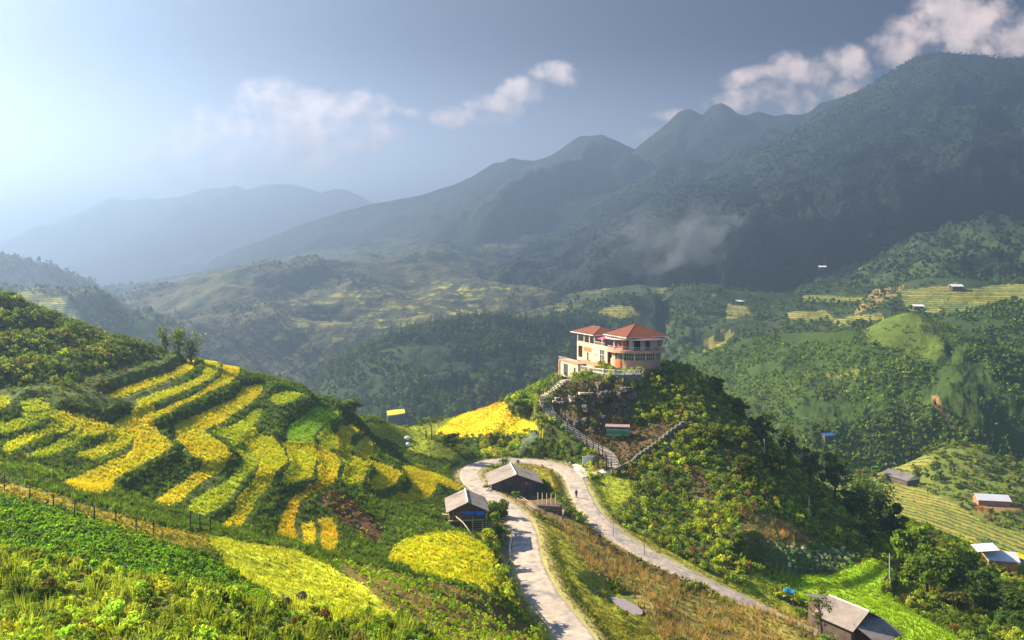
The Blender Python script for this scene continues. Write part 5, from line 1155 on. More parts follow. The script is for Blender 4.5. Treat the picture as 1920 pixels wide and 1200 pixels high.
# the printed picture: bands of hills and fields
pm = MB(); 
for (z0, z1, mt, amp, sd) in ((.40, .95, (.10, .42, .10), .10, 1), (1.25, 1.6, (.10, .28, .20), .16, 2), (1.75, 2.1, (.30, .42, .40), .12, 3)):
    V = []; n = 30
    for i in range(n + 1):
        x = -2.6 + 5.2 * i / n; V += [(x, -.0445 - .002 * sd, z0), (x, -.0445 - .002 * sd, z1 + amp * float(pnoise(np.array([i * .28]), np.array([sd * 3.1]))[0]))]
    MB().add(V, [(2 * i, 2 * i + 2, 2 * i + 3, 2 * i + 1) for i in range(n)]).build('picture_band', mat_plain('print_%d' % sd, mt, .5, 2, .2), pn)
m = MB(); m.slab([(-2.9, -.55, 2.72), (2.9, -.55, 2.72), (2.9, .5, 3.15), (-2.9, .5, 3.15)], .1); m.build('roof', mat_plain('mauve_tiles', (.42, .26, .24), .8, 2, .2, wave=('X', 4), bump=.03), T)
MB().box(2.72, 2.80, .05, 1.0, .2, 2.7).build('side_panel', mat_plain('teal_side', (.18, .26, .25), .7, 2, .2), T)

# low stone wall climbing the right side of the brown slope
WP = [hit(*p) for p in ((1146, 889), (1162, 880), (1184, 872), (1193, 862), (1215, 848), (1236, 834), (1258, 815), (1283, 797))]
m = MB(); o0 = WP[0]
for a, b in zip(WP[:-1], WP[1:]):
    n = 3
    for k in range(n):
        p = a + (b - a) * k / n - o0; r = a + (b - a) * (k + 1) / n - o0; d = (r - p)[:2]; d /= np.linalg.norm(d); nr = np.array([-d[1], d[0]]) * .28; zt = max(p[2], r[2]) + .75
        m.slab([(p[0] - nr[0], p[1] - nr[1], zt), (r[0] - nr[0], r[1] - nr[1], zt), (r[0] + nr[0], r[1] + nr[1], zt), (p[0] + nr[0], p[1] + nr[1], zt)], 1.9)
o = m.build('stone_wall', M_STONE); o.location = o0; tag(o, 'low stepped stone wall climbing the slope right of the gateway', 'wall')

# ------------------------------------------------------------------ farm huts
def gable_hut(name, label, front, back, half, rise, wall_h, over, roof_mat, wall_mat, layers=1, group=None, wall_in=.35, stilts=0, cat='hut', cap=True):
    """front/back = ends of the ridge in the world; local y runs from the front gable to the back one"""
    f, b = np.array(front, float), np.array(back, float); L_ = np.hypot(*(b - f)[:2]); rz = math.atan2(-(b - f)[0], (b - f)[1])
    ze = -rise; zb = ze - wall_h; T = thing(name, label, cat, (f[0], f[1], f[2] + zb), rz, group); Z0 = -zb
    rf = None; step = L_ / layers
    for s in (-1, 1):
        m = MB()
        for k in range(layers):
            y0 = k * step - (.18 if k else over * .6); y1 = (k + 1) * step + (over * .6 if k == layers - 1 else 0); dz = .10 * (layers - 1 - k)
            m.slab([(0, y0, Z0 + dz + .0), (s * half, y0, Z0 - rise + dz), (s * half, y1, Z0 - rise + dz), (0, y1, Z0 + dz)] if s > 0 else [(0, y1, Z0 + dz), (s * half, y1, Z0 - rise + dz), (s * half, y0, Z0 - rise + dz), (0, y0, Z0 + dz)], .07)
        rf = m.build('roof', roof_mat, T)
    if cap:
        for k in range(layers): MB().tube([(0, k * step - (.2 if k else over * .6) - .01, Z0 + .05 + .10 * (layers - 1 - k)), (0, (k + 1) * step + (.2 if k == layers - 1 else -.2), Z0 + .05 + .10 * (layers - 1 - k))], .14, 6).build('ridge_cap', M_RIDGE, T)
    hw = half - over; y0, y1 = wall_in, L_ - wall_in; t = .1; zt = lambda x: Z0 - rise * abs(x) / half - .10
    g = MB()
    for y in (y0, y1 - t):
        V = [(-hw, y, stilts), (hw, y, stilts), (hw, y, zt(hw)), (0, y, zt(0)), (-hw, y, zt(hw))]; V += [(a, c + t, d) for a, c, d in V]
        g.add(V, [(0, 1, 2, 3, 4), (9, 8, 7, 6, 5)] + [(i, 5 + i, 5 + (i + 1) % 5, (i + 1) % 5) for i in range(5)])
    g.box(-hw, -hw + t, y0 + t, y1 - t, stilts, zt(hw)); g.box(hw - t, hw, y0 + t, y1 - t, stilts, zt(hw)); g.build('wall', wall_mat, T)
    return T, Z0, L_, hw, y0
# hut with the blue tarpaulin
T, Z0, L_, hw, y0 = gable_hut('hut', 'small stilt hut with a blue tarpaulin hung across its open front', PT(877, 941, 121), PT(872, 916.5, 128), 3.25, 1.45, 2.3, .45, M_FIBRO, M_WOOD, 1, stilts=1.0)
tp = MB(); n = 14; V = []
for i in range(n + 1):
    x = -1.1 + 3.75 * i / n - .1; dz = .12 * math.sin(i * 1.7); low = 1.05 + (.42 if i < 4 else .1) + dz * 1.4 - (.35 if i > 10 else 0)
    V += [(x, y0 - .10 - .05 * math.sin(i * 2.3), Z0 - 1.50), (x, y0 - .16 - .07 * math.sin(i * 1.9), (Z0 - 1.5 + low + .6) / 2), (x, y0 - .12 - .09 * math.sin(i * 2.7), low + .55)]
tp.add(V, [(3 * i + j, 3 * i + 3 + j, 3 * i + 4 + j, 3 * i + 1 + j) for i in range(n) for j in (0, 1)])
o = tp.build('tarpaulin', M_TARP, None, smooth=True); o.modifiers.new('thickness', 'SOLIDIFY').thickness = .02
o.location = T.location; o.rotation_euler = T.rotation_euler; tag(o, 'wrinkled bright blue tarpaulin hanging under the front gable of the small hut', 'tarpaulin')
MB().box(-hw - .1, hw + .1, y0 - .45, y0 - .02, .9, 1.0).build('ledge', M_WOODL, T)
for x in (-2.75, -1.0, .7, 2.75): MB().tube([(x, y0 - .35, -.6), (x + .03, y0 - .35, 1.7)], .06, 6).build('post', M_WOODL, T)
for x in (-2.3, -1.75, -1.35): MB().tube([(x, y0 - .3, .9), (x + .22, y0 - .2, 2.2)], .045, 5).build('stick', M_WOODL, T)
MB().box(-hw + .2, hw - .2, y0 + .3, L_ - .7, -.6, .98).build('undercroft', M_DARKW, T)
base = np.array(T.location)
def poles(name, label, cat, P, r, mat, group=None):
    o0 = np.array(P[0]); o = MB().tube([np.array(p) - o0 for p in P], r, 6).build(name, mat, None, smooth=True); o.location = o0; return tag(o, label, cat, group)
def up(px, py, h=0.0): p = hit(px, py); return p + (0, 0, h)
poles('bamboo_pole', 'long bent pale pole leaning down in front of the blue tarp hut', 'pole', [up(829, 985, 1.7), up(852, 990, 1.9), up(868, 1000, 1.5), up(880, 1008, .9), up(890, 1016, .1)], .08, M_WOODL)
Tf = thing('slat_fence', 'small fence of thin pale slats below the hut with the tarp', 'fence', tuple(hit(886, 1000)))
for k in range(3): MB().tube([(k * 1.5, -k * .1, -.5), (k * 1.5, -k * .1, 1.9 - .1 * k)], .06, 5).build('post', M_WOODL, Tf)
for k in range(6): MB().tube([(-.2, 0, .1 + .3 * k), (3.3, -.2, .2 + .29 * k)], .03, 5).build('slat', M_WOODL, Tf)
# long barn inside the bend
T, Z0, L_, hw, y0 = gable_hut('barn', 'wide plank barn with a layered grey roof inside the hairpin bend', PT(968, 891, 160), PT(957, 867.5, 169.5), 5.4, 1.95, 2.35, .5, M_FIBRO, M_WOOD, 3)
MB().box(1.9, 2.6, y0 - .06, y0 - .003, 2.2, 2.75).build('orange_panel', M_ORANGE, T)
MB().box(-1.6, -.5, y0 - .05, y0 - .003, .05, 2.0).build('door', M_DARKW, T)
for x in (-4.8, -2.4, 0, 2.4, 4.8): MB().tube([(x, y0 - .09, -.5), (x, y0 - .09, Z0 - 1.95 * abs(x) / 5.4 - .25)], .08, 5).build('post', M_DARKW, T)
MB().box(-4.9, 4.9, y0 + .1, L_ - .4, -1.3, .02).build('footing', M_STONE, T)
# firewood and clutter on its left
for k in range(16):
    a = rg.uniform(0, 3.1); p = hit(917 + rg.uniform(-7, 12), 915 + rg.uniform(-8, 9)); dx, dy = math.cos(a) * .8, math.sin(a) * .8; z = .12 + .5 * rg.random()
    o = MB().tube([(-dx, -dy, z), (dx, dy, z + rg.uniform(-.1, .3))], .1, 6).build('firewood_log', M_DARKW if k % 3 else M_RIDGE); o.location = p
    tag(o, 'rough log in the untidy woodpile left of the barn', 'log', 'logs in the woodpile by the barn')
# stack of long poles lying in front of the barn
for k in range(14):
    t = k / 13; a = hit(938 + 6 * rg.random() + 10 * t, 918 + 9 * t); b = hit(1000 + 16 * t + rg.uniform(-4, 8), 955 + 6 * rg.random() + 4 * t)
    mid = (a + b) / 2 + (0, 0, .35 + .3 * rg.random())
    poles('bamboo_pole', 'long pale pole in the loose stack lying downhill from the barn', 'pole', [a + (0, 0, .5 + .4 * rg.random()), mid, b + (0, 0, .18 + .25 * rg.random())], .085, M_WOODL, 'poles stacked in front of the barn')
# little pen with slanting poles
p = hit(1030, 955); T = thing('pen', 'small pale wooden pen with slanting poles below the barn', 'pen', tuple(p), -.2)
MB().box(-2.2, 2.2, -1.2, 1.2, -.6, .9).build('base', M_WOOD, T)
for k in range(5): MB().tube([(-1.9 + k * .8, -1.25, .5), (-2.4 + k * .85, 1.3, 2.6)], .07, 5).build('rafter', M_WOODL, T)
for k in range(4): MB().tube([(-2.3, -1.3 + .05 * k, .2 + .28 * k), (2.3, -1.3 + .05 * k, .2 + .28 * k)], .05, 5).build('slat', M_WOODL, T)

# farmhouse at the lower right
f = PT(1626, 1145, 122); b = PT(1556, 1118, 127.6)
T, Z0, L_, hw, y0 = gable_hut('farmhouse', 'long grey corrugated-roof farmhouse with a lean-to at the lower right', f, b, 3.9, 2.15, 2.6, .55, M_FIBRO, M_WOOD, 1, cat='house')
m = MB(); m.slab([(-3.0, y0 - .1, Z0 - 1.5), (2.9, y0 - .1, Z0 - 1.3), (3.4, -3.7, Z0 - 2.9), (-2.6, -3.7, Z0 - 3.05)], .08); m.build('lean_to_roof', M_FIBRO_D, T)
for x in (-2.4, .5, 3.1): MB().tube([(x, -3.5, -1), (x, -3.5, Z0 - 3.0)], .08, 6).build('post', M_WOODL, T)
MB().box(-2.6, -1.4, y0 - .05, y0 - .003, .1, 2.1).build('door', M_DARKW, T)
MB().box(-hw, hw, y0 + .1, L_ - .4, -2.5, .02).build('footing', M_STONE, T)
m = MB(); m.slab([(3.6, L_ - .5, Z0 - 1.9), (3.9, L_ + 4.2, Z0 - 2.1), (-.2, L_ + 4.8, Z0 - 1.3), (-.4, L_ - .3, Z0 - .9)], .08); m.build('rear_roof', M_FIBRO_D, T)
MB().box(-.1, 3.4, L_ - .1, L_ + 4.0, -1.5, Z0 - 2.25).build('rear_room', M_WOOD, T)
p = hit(1480, 1121); T = thing('shelter', 'low shelter covered with a turquoise-blue sheet left of the farmhouse', 'shelter', tuple(p), -.4)
for x in (-.8, .8):
    for y in (-.55, .55): MB().tube([(x, y, -.4), (x, y, 1.2)], .05, 5).build('post', M_DARKW, T)
V = []; n = 8
for i in range(n + 1):
    for j in range(5): V.append((-1.0 + 2.0 * i / n, -.7 + 1.4 * j / 4, 1.3 + .35 * math.sin(i * .9) * .4 + .12 * math.cos(j * 1.9 + i) - .25 * (j == 0)))
o = MB().add(V, [(i * 5 + j, (i + 1) * 5 + j, (i + 1) * 5 + j + 1, i * 5 + j + 1) for i in range(n) for j in range(4)]).build('cover', mat_plain('turquoise_sheet', (.008, .12, .22), .45, 2, .25), T, smooth=True)
o.modifiers.new('thickness', 'SOLIDIFY').thickness = .03

# houses in the valley at the right
def vhouse(name, label, px, py, rz, w, l, rise, wh, rm, wm, extra=None):
    p = hit(px, py); a = np.array([math.sin(-rz), math.cos(-rz), 0]); f = p + (0, 0, wh + rise) - a * l / 2; b = p + (0, 0, wh + rise) + a * l / 2
    return gable_hut(name, label, f, b, w / 2, rise, wh, .5, rm, wm, 1, cat='house', cap=False)
T, Z0, L_, hw, y0 = vhouse('valley_house', 'grey-roofed house with a white gable in the valley behind the dark trees', 1690, 903, .40, 9.5, 15, 2.4, 2.6, M_FIBRO_D, M_WOOD)
MB().add([(-hw, y0 - .2, 2.6), (hw, y0 - .2, 2.6), (0, y0 - .2, 4.7)], [(0, 1, 2)]).build('white_gable', M_WHITE, T)
T, Z0, L_, hw, y0 = vhouse('valley_house', 'house with a long white metal roof beside bare red earth in the valley', 1858, 945, 1.38, 8.5, 13.5, 1.9, 2.4, M_METAL, mat_plain('brick_wall', (.36, .16, .09), .9, 2, .25))
T, Z0, L_, hw, y0 = vhouse('valley_house', 'house with bluish-white corrugated roofs at the right edge of the yellow field', 1874, 1062, 1.32, 7.0, 7.6, 1.6, 2.6, M_METAL, mat_plain('orange_wall', (.5, .2, .07), .9, 2, .25))
MB().slab([(-3.2, L_ - 3, 5.4), (3.0, L_ - 3, 5.4), (3.0, L_ + 2.5, 4.5), (-3.2, L_ + 2.5, 4.5)], .1).build('upper_roof', M_METAL, T)
MB().slab([(-3.0, -3.6, 1.5), (2.4, -3.6, 1.5), (2.4, y0 - .1, 2.4), (-3.0, y0 - .1, 2.4)], .1).build('porch_roof', M_FIBRO_D, T)
# far huts, a few pixels each, on the hills beyond
def hill_point(px, py):
    best = None
    for h in HILLS.values():
        i = int(round(np.interp(px, h['pxs'], np.arange(len(h['pxs'])))))
        if not (h['pxs'][0] <= px <= h['pxs'][-1]): continue
        ok = np.nonzero(h['py'][:, i] <= py)[0]
        if len(ok) and (best is None or h['Y'][ok[0], i] < best[1]): best = (h['X'][ok[0], i], h['Y'][ok[0], i], h['Z'][ok[0], i])
    return best
for px, py, w, lab in ((1792, 545, 11, 'tiny pale-roofed hut on the terraces of the upper right ridge'), (1388, 570, 9, 'tiny white-roofed hut above the stepped terraces in the centre right'), (1541, 508, 9, 'distant white-roofed hut below the dark forested spur'),
                       (1722, 580, 9, 'tiny pale hut beside the woods in the middle of the upper right ridge'), (1551, 829, 5.5, 'tiny blue-roofed hut in the shaded hollow below the cone-shaped hill')):
    hp = hill_point(px, py)
    if hp is None: hp = hit(px, py)
    m = MB(); h_ = w * .28
    m.box(-w / 2, w / 2, -w * .3, w * .3, -3, h_); wl = m.build('wall', M_WOOD)
    T = thing('hill_hut', lab, 'hut', (hp[0], hp[1], hp[2] + .3), rg.uniform(-.3, .3)); wl.parent = T
    m = MB(); m.slab([(-w * .58, -w * .4, h_), (w * .58, -w * .4, h_), (w * .58, 0, h_ + w * .2), (-w * .58, 0, h_ + w * .2)], .3); m.slab([(-w * .58, 0, h_ + w * .2), (w * .58, 0, h_ + w * .2), (w * .58, w * .4, h_), (-w * .58, w * .4, h_)], .3)
    m.build('roof', mat_plain('dull_blue_roof', (.03, .12, .32), .6, 1, .2) if 'blue' in lab else M_WHITE, T)
# ------------------------------------------------------------------ trees one can tell apart
M_BARK = mat_plain('bark', (.10, .075, .05), .95, 3, .35, bump=.05)
M_CULM = mat_plain('bamboo_culm', (.16, .17, .06), .7, 3, .25)
def tree(name, label, px, top, d, width, cat='tree', leaves=1500, leaf=.28, dark=(.06, .115, .016), light=(.17, .25, .026), dens=1.0, minh=3.0, group=None, squat=.36):
    x = (px - 960) / F * d; g = float(ground(x, d)); zt = -(top - HZ) / F * d; h = max(minh, zt - g)
    T = thing(name, label, cat, (x, d, g), rg.uniform(0, 6), group)
    tr = MB(); th = h * .72; lean = rg.uniform(-.06, .06, 2) * h; r0 = .035 * h + .04
    pts = [(0, 0, -.8), (lean[0] * .2, lean[1] * .2, th * .3), (lean[0] * .6, lean[1] * .6, th * .65), (lean[0], lean[1], th)]
    tr.tube(pts, r0, 7, .03)
    for k in range(6):
        t = rg.uniform(.3, .9); a = rg.uniform(0, 6.28); b0 = np.array(pts[1]) * (1 - t) + np.array(pts[3]) * t; L_ = width * .33
        tr.tube([b0, b0 + (math.cos(a) * L_ * .55, math.sin(a) * L_ * .55, h * .08), b0 + (math.cos(a) * L_, math.sin(a) * L_, h * .2)], r0 * .38, 5, .02)
    tr.build('trunk', M_BARK, T)
    # crown: several leafy boughs at different heights
    VV, QQ, BB, o = [], [], [], 0; nb = 7
    for k in range(nb):
        a = k * 2.4 + rg.uniform(-.5, .5); rr = width * .5 * (.55 if k else 0) * rg.uniform(.6, 1.1); cz = h * (squat + (1 - squat) * ((k + .5) / nb) * .85); sz = rg.uniform(.75, 1.2) * width * .27
        sh = 1 - .45 * k / nb
        V, Q, B = leaf_cloud(int(leaves / nb), sz, min(sz * .8, h * .24), leaf, rg, clumps=9, zc=0, shell=.35); V = V + (math.cos(a) * rr * sh, math.sin(a) * rr * sh, cz)
        VV.append(V); QQ.append(Q + o); o += len(V); BB.append(B * rg.uniform(.8, 1.2))
    V = np.concatenate(VV); B = np.concatenate(BB)
    V[:, 2] = np.minimum(V[:, 2], h * 1.04)
    t = np.clip(.5 + rg.normal(size=len(V) // 4) * .3, 0, 1).repeat(4)[:, None]; c = (np.array(dark) * (1 - t) + np.array(light) * t) * B[:, None]
    mesh_np('crown', V, np.concatenate(QQ), M_LEAF, T, tint=c); return T

def bamboo(name, label, px, top, d, width, n=7, lean=0.0, dark=(.04, .08, .014), light=(.12, .17, .022), leaf=.26, per=150, minh=3.0, group=None):
    x = (px - 960) / F * d; g = float(ground(x, d)); h = max(minh, -(top - HZ) / F * d - g)
    T = thing(name, label, 'bamboo', (x, d, g), 0, group); cu = MB(); VV, BB = [], []
    for k in range(n):
        a = rg.uniform(0, 6.28); s = rg.uniform(.15, 1) * width * .5; hh = h * rg.uniform(.72, 1.0); dx, dy = math.cos(a) * s + lean * h, math.sin(a) * s
        P = [(dx * t ** 2.2 + .25 * math.cos(a) * .6, dy * t ** 2.2 + .25 * math.sin(a) * .6, hh * (t - .10 * t ** 4) - (.5 if t == 0 else 0)) for t in (0, .25, .5, .75, 1.0)]
        cu.tube(P, .045 + .004 * h, 5, .015); P = np.array(P)
        for j in range(per):
            t = rg.uniform(.22, 1.0); p = np.array([np.interp(t, (0, .25, .5, .75, 1), P[:, i]) for i in range(3)]); off = rg.normal(size=3) * width * .16 * (1.15 - .5 * t); p = p + off - (0, 0, abs(off[0]) * .5)
            u = np.array([off[0], off[1], 0]); u = u / (np.linalg.norm(u) + 1e-6) + (0, 0, -.65) + rg.normal(size=3) * .3; u /= np.linalg.norm(u); w = np.cross(u, rg.normal(size=3)); w /= np.linalg.norm(w); L_ = leaf * rg.uniform(.7, 1.4)
            VV += [p, p + u * L_ * .5 + w * L_ * .28, p + u * L_ * 1.1, p + u * L_ * .5 - w * L_ * .28]; BB += [rg.uniform(.75, 1.3)] * 4
    cu.build('culm', M_CULM, T); V = np.array(VV); t = np.clip(.5 + rg.normal(size=len(V) // 4) * .3, 0, 1).repeat(4)[:, None]
    mesh_np('foliage', V, np.arange(len(V)).reshape(-1, 4), M_LEAF, T, tint=(np.array(dark) * (1 - t) + np.array(light) * t) * np.array(BB)[:, None]); return T

bamboo('bamboo', 'slender bamboo leaning left on the crest of the terraces', 311, 604, 157, 1.9, 5, -.22, per=70, leaf=.42, dark=(.07, .10, .02), light=(.20, .25, .035))
bamboo('bamboo', 'thickest upright bamboo of the three on the terrace crest', 336, 606, 157, 3.0, 7, .02, per=75, leaf=.42, dark=(.06, .10, .02), light=(.17, .23, .03))
bamboo('bamboo', 'bushy bamboo bending right on the terrace crest', 358, 613, 156, 3.6, 7, .09, per=75, leaf=.42, dark=(.06, .10, .02), light=(.17, .23, .03))
# lower right grove
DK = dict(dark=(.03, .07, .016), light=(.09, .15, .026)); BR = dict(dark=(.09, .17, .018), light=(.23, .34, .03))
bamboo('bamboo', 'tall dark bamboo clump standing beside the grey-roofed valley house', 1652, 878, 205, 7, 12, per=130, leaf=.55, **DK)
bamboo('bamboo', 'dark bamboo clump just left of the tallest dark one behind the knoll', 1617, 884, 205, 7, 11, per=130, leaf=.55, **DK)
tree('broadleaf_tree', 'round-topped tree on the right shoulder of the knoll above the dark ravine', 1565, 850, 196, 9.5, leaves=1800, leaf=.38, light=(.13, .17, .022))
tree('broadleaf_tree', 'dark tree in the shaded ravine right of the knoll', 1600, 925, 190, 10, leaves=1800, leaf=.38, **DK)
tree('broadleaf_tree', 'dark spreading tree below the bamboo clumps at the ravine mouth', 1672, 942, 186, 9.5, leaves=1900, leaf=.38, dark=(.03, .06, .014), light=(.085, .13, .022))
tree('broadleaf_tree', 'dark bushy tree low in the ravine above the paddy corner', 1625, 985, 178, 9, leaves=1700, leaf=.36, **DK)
tree('broadleaf_tree', 'light green broad-leaved tree beside the paddy corner', 1700, 992, 170, 8, leaves=1700, leaf=.42, **BR)
tree('broadleaf_tree', 'pale green tree with a loose crown in front of the yellow valley field', 1732, 972, 180, 7, leaves=1300, leaf=.40, **BR)
tree('broadleaf_tree', 'largest sunlit tree of the grove on the paddy edge', 1738, 1030, 157, 11.5, leaves=2800, leaf=.36, dark=(.075, .14, .018), light=(.20, .29, .03))
bamboo('bamboo', 'feathery bamboo rising above the middle of the right grove', 1803, 1002, 182, 5, 9, per=120, leaf=.5, **BR)
bamboo('bamboo', 'second feathery bamboo rising nearest the bluish-white house', 1822, 1012, 184, 4.5, 8, per=120, leaf=.5, dark=(.04, .08, .013), light=(.12, .18, .022))
tree('broadleaf_tree', 'mid-green tree in the heart of the right grove', 1790, 1055, 165, 9, leaves=2000, leaf=.36)
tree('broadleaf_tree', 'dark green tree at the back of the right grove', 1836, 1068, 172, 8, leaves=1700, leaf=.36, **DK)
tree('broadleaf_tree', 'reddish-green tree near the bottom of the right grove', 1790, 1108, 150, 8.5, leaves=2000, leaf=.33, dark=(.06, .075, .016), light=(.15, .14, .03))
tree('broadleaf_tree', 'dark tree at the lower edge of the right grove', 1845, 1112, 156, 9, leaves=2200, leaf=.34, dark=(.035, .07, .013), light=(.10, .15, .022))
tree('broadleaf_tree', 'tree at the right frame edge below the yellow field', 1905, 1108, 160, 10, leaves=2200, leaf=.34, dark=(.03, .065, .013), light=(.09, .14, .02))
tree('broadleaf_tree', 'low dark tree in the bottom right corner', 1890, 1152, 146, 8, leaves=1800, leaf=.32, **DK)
tree('broadleaf_tree', 'small round tree left of the bluish-white valley house', 1832, 1040, 255, 8, leaves=900, leaf=.45, **BR)
tree('sparse_tree', 'thin sparse tree standing in front of the farmhouse roof', 1541, 1100, 117, 5.2, leaves=620, leaf=.17, dark=(.06, .075, .02), light=(.14, .15, .035), squat=.25)
# knoll crest and slope trees
for px, top, d, w, lab in ((1345, 738, 208, 6, 'bushy tree on the knoll crest nearest the building'), (1388, 747, 206, 7.5, 'tree on the knoll crest beside the slim white pole'), (1432, 772, 200, 8, 'rounded tree on the knoll just below the crest pole'),
                           (1392, 800, 190, 9, 'large olive-green tree on the sunny side of the knoll'), (1340, 812, 187, 8, 'olive tree above the bare earth gully of the knoll'), (1478, 800, 197, 8, 'tree on the sloping right skyline of the knoll'),
                           (1452, 850, 186, 8.5, 'dark tree in the middle of the knoll thicket'), (1520, 838, 196, 8, 'tree on the lower right skyline of the knoll'), (1400, 868, 178, 7, 'bush-like tree below the thin pole on the knoll')):
    tree('broadleaf_tree', lab, px, top, d, w, leaves=1500, leaf=.30, dark=(.045, .075, .012), light=(.14, .17, .018), minh=4.5, squat=.25)
tree('bush', 'bright green bush growing against the front of the barn', 967, 921, 157, 3.0, cat='bush', leaves=600, leaf=.2, minh=1.5, squat=.15, **BR)
tree('bush', 'rounded dark bush in the hollow left of the hairpin', 845, 832, 186, 7, cat='bush', leaves=1100, leaf=.28, minh=4, squat=.2, dark=(.03, .065, .013), light=(.09, .14, .02))
tree('bush', 'bright bush on the bank above the hairpin beside the golden field', 985, 738, 217, 9, cat='bush', leaves=1400, leaf=.32, minh=3.5, squat=.2, **BR)
tree('bush', 'leafy bush hanging over the road below the blue-tarp hut', 937, 953, 138, 5, cat='bush', leaves=1300, leaf=.24, minh=3.2, squat=.12, dark=(.06, .12, .016), light=(.17, .25, .025))
tree('bush', 'dark shrub clump on the plateau edge by the green plot', 655, 757, 170, 7, cat='bush', leaves=1200, leaf=.26, minh=3.2, squat=.15)
tree('bush', 'dark bush between the hut and the small white pipe', 925, 985, 130, 4.5, cat='bush', leaves=900, leaf=.24, minh=3, squat=.15, dark=(.035, .07, .013), light=(.10, .15, .02))
# banana plants by the valley house
p = hit(1848, 1028); T = thing('banana_plant', 'clump of banana plants with broad arching leaves left of the bluish-white house', 'plant', tuple(p)); VV = []
for k in range(40):
    a = rg.uniform(0, 6.28); b = rg.uniform(-2.4, 2.4, 2); L_ = rg.uniform(2, 3.6); d_ = np.array([math.cos(a), math.sin(a), 0]); s_ = np.array([-d_[1], d_[0], 0]) * .45; c = np.array([b[0], b[1], rg.uniform(1.2, 2.8)])
    m1 = c + d_ * L_ * .5 + (0, 0, 1.0); VV += [c, m1 + s_, c + d_ * L_ + (0, 0, .3), m1 - s_]
mesh_np('foliage', VV, np.arange(160).reshape(-1, 4), M_LEAF, T, tint=np.tile((.07, .13, .05), (160, 1)))
m = MB(); [m.tube([(b, c, -1), (b, c, 2.2)], .18, 5) for b, c in ((-1.5, 0), (0, 1), (1.4, -.6), (.3, -1.3))]; m.build('stem', M_CULM, T)

# ------------------------------------------------------------------ rocks on the knoll face
def boulder(seed, r):
    bm = bmesh.new(); bmesh.ops.create_icosphere(bm, subdivisions=3, radius=1.0); rr = np.random.default_rng(seed); sx, sy, sz = r * rr.uniform(.6, 1.3), r * rr.uniform(.5, .9), r * rr.uniform(.5, 1.1)
    P = np.array([v.co for v in bm.verts]); n = .30 * fbm(P[:, 0] * 1.3 + seed * 3.1, P[:, 1] * 1.3 + P[:, 2] * 1.7, 4, seed, ridged=True); q_ = np.round(P * 2.2 + rr.normal(size=3)) / 2.2
    P = P * .3 + q_ * .7; P = P * (1 + 1.5 * n)[:, None]
    for v, p in zip(bm.verts, P): v.co = (p[0] * sx, p[1] * sy, p[2] * sz)
    me = bpy.data.meshes.new('boulder'); bm.to_mesh(me); bm.free(); me.materials.append(M_ROCK); return me
BM_ = [boulder(s, 1.0) for s in range(6)]
RK = [(1172, 733, 2.8, 'tall dark limestone spike below the balustrade'), (1140, 742, 2.3, 'grey limestone block high on the rocky face'), (1125, 752, 2.0, None), (1112, 762, 1.8, None), (1098, 770, 1.4, None), (1060, 757, 2.0, 'dark boulder inside the bend of the stairs'), (1045, 766, 1.5, None),
      (1075, 748, 1.3, None), (1055, 788, 1.9, 'pale-topped boulder beside the middle flight of stairs'), (1068, 795, 2.0, None), (1080, 803, 1.6, None), (1155, 762, 1.8, None), (1130, 785, 1.6, None), (1150, 775, 1.4, None), (1165, 750, 2.1, None), (1108, 738, 1.6, None), (1120, 728, 1.7, None), (1185, 745, 1.9, None),
      (1228, 690, 2.0, 'dark boulder right of the round building'), (1245, 686, 1.6, None), (1262, 690, 1.5, None), (1205, 700, 1.7, None), (1280, 694, 1.2, None), (1095, 790, 1.3, None)]
for k, (px, py, r, lab) in enumerate(RK):
    p = hit(px, py); o = bpy.data.objects.new('boulder', BM_[k % 6]); COL.objects.link(o); r *= .60; o.location = p - (0, 0, r * .12); o.scale = (r, r, r); o.rotation_euler = (0, 0, k * 1.3)
    tag(o, lab or 'rough grey limestone boulder among the weeds of the rocky knoll', 'boulder', None if lab else 'boulders on the rocky knoll')
for px, py, w, l in ((1098, 739, 3.6, 1.8), (1050, 745, 2.6, .8), (1047, 763, 3.0, .7), (1072, 752, 1.2, 2.0)):
    p = hit(px, py); m = MB(); n = 1 if w > 2 else 5
    for k in range(n): m.box(-w / 2, w / 2, -l / 2 + l * k / n, -l / 2 + l * (k + .92) / n, -.45, .02 + .22 * k)
    o = m.build('stone_landing', M_STEP); o.location = p; o.rotation_euler = (0, 0, .25)
    tag(o, {3.6: 'widest pale stone landing among the rocks below the retaining wall', 2.6: 'pale stone ledge just right of the upper stairs', 3.0: 'narrow pale stone ledge below the dark boulder in the stair bend', 1.2: 'short flight of five steps between the rocks'}[w], 'landing')

# ------------------------------------------------------------------ poles
def pole(label, px, base_py, h, r, mat, arm=False, base=None, name='utility_pole'):
    p = hit(px, base_py) if base is None else base; T = thing(name, label, 'pole', tuple(p))
    MB().tube([(0, 0, -1), (0, 0, h)], r, 8, r * .7).build('shaft', mat, T)
    if arm: MB().box(-.7, .7, -.05, .05, h - .6, h - .48).build('crossarm', M_DARKW, T)
pole('slim pale pole on the crest of the knoll', 1387, 762, 5.2, .11, M_POLE)
pole('pale pole standing in the thicket on the knoll', 1433, 868, 5.4, .12, M_POLE)
pole('pale pole near the foot of the knoll above the white-flowered patch', 1517, 978, 5.2, .12, M_POLE)
pole('pale pole at the right corner of the green paddy', 1672, 1090, 5.6, .12, M_POLE, base=hit(1668, 1096))
pole('dark pole with a crossarm on the crest right of the building', 1271, 684, 4.2, .09, M_DARKW, True)
pole('short pale pole right of the building above the shrubs', 1297, 706, 3.4, .12, M_POLE)
pole('leaning thin stake on the verge beside the lower road', 1150, 1008, 2.4, .05, M_DARKW, name='stake')
pole('tall thin stake on the verge farther down the lower road', 1208, 1042, 5.0, .05, M_DARKW, name='stake')
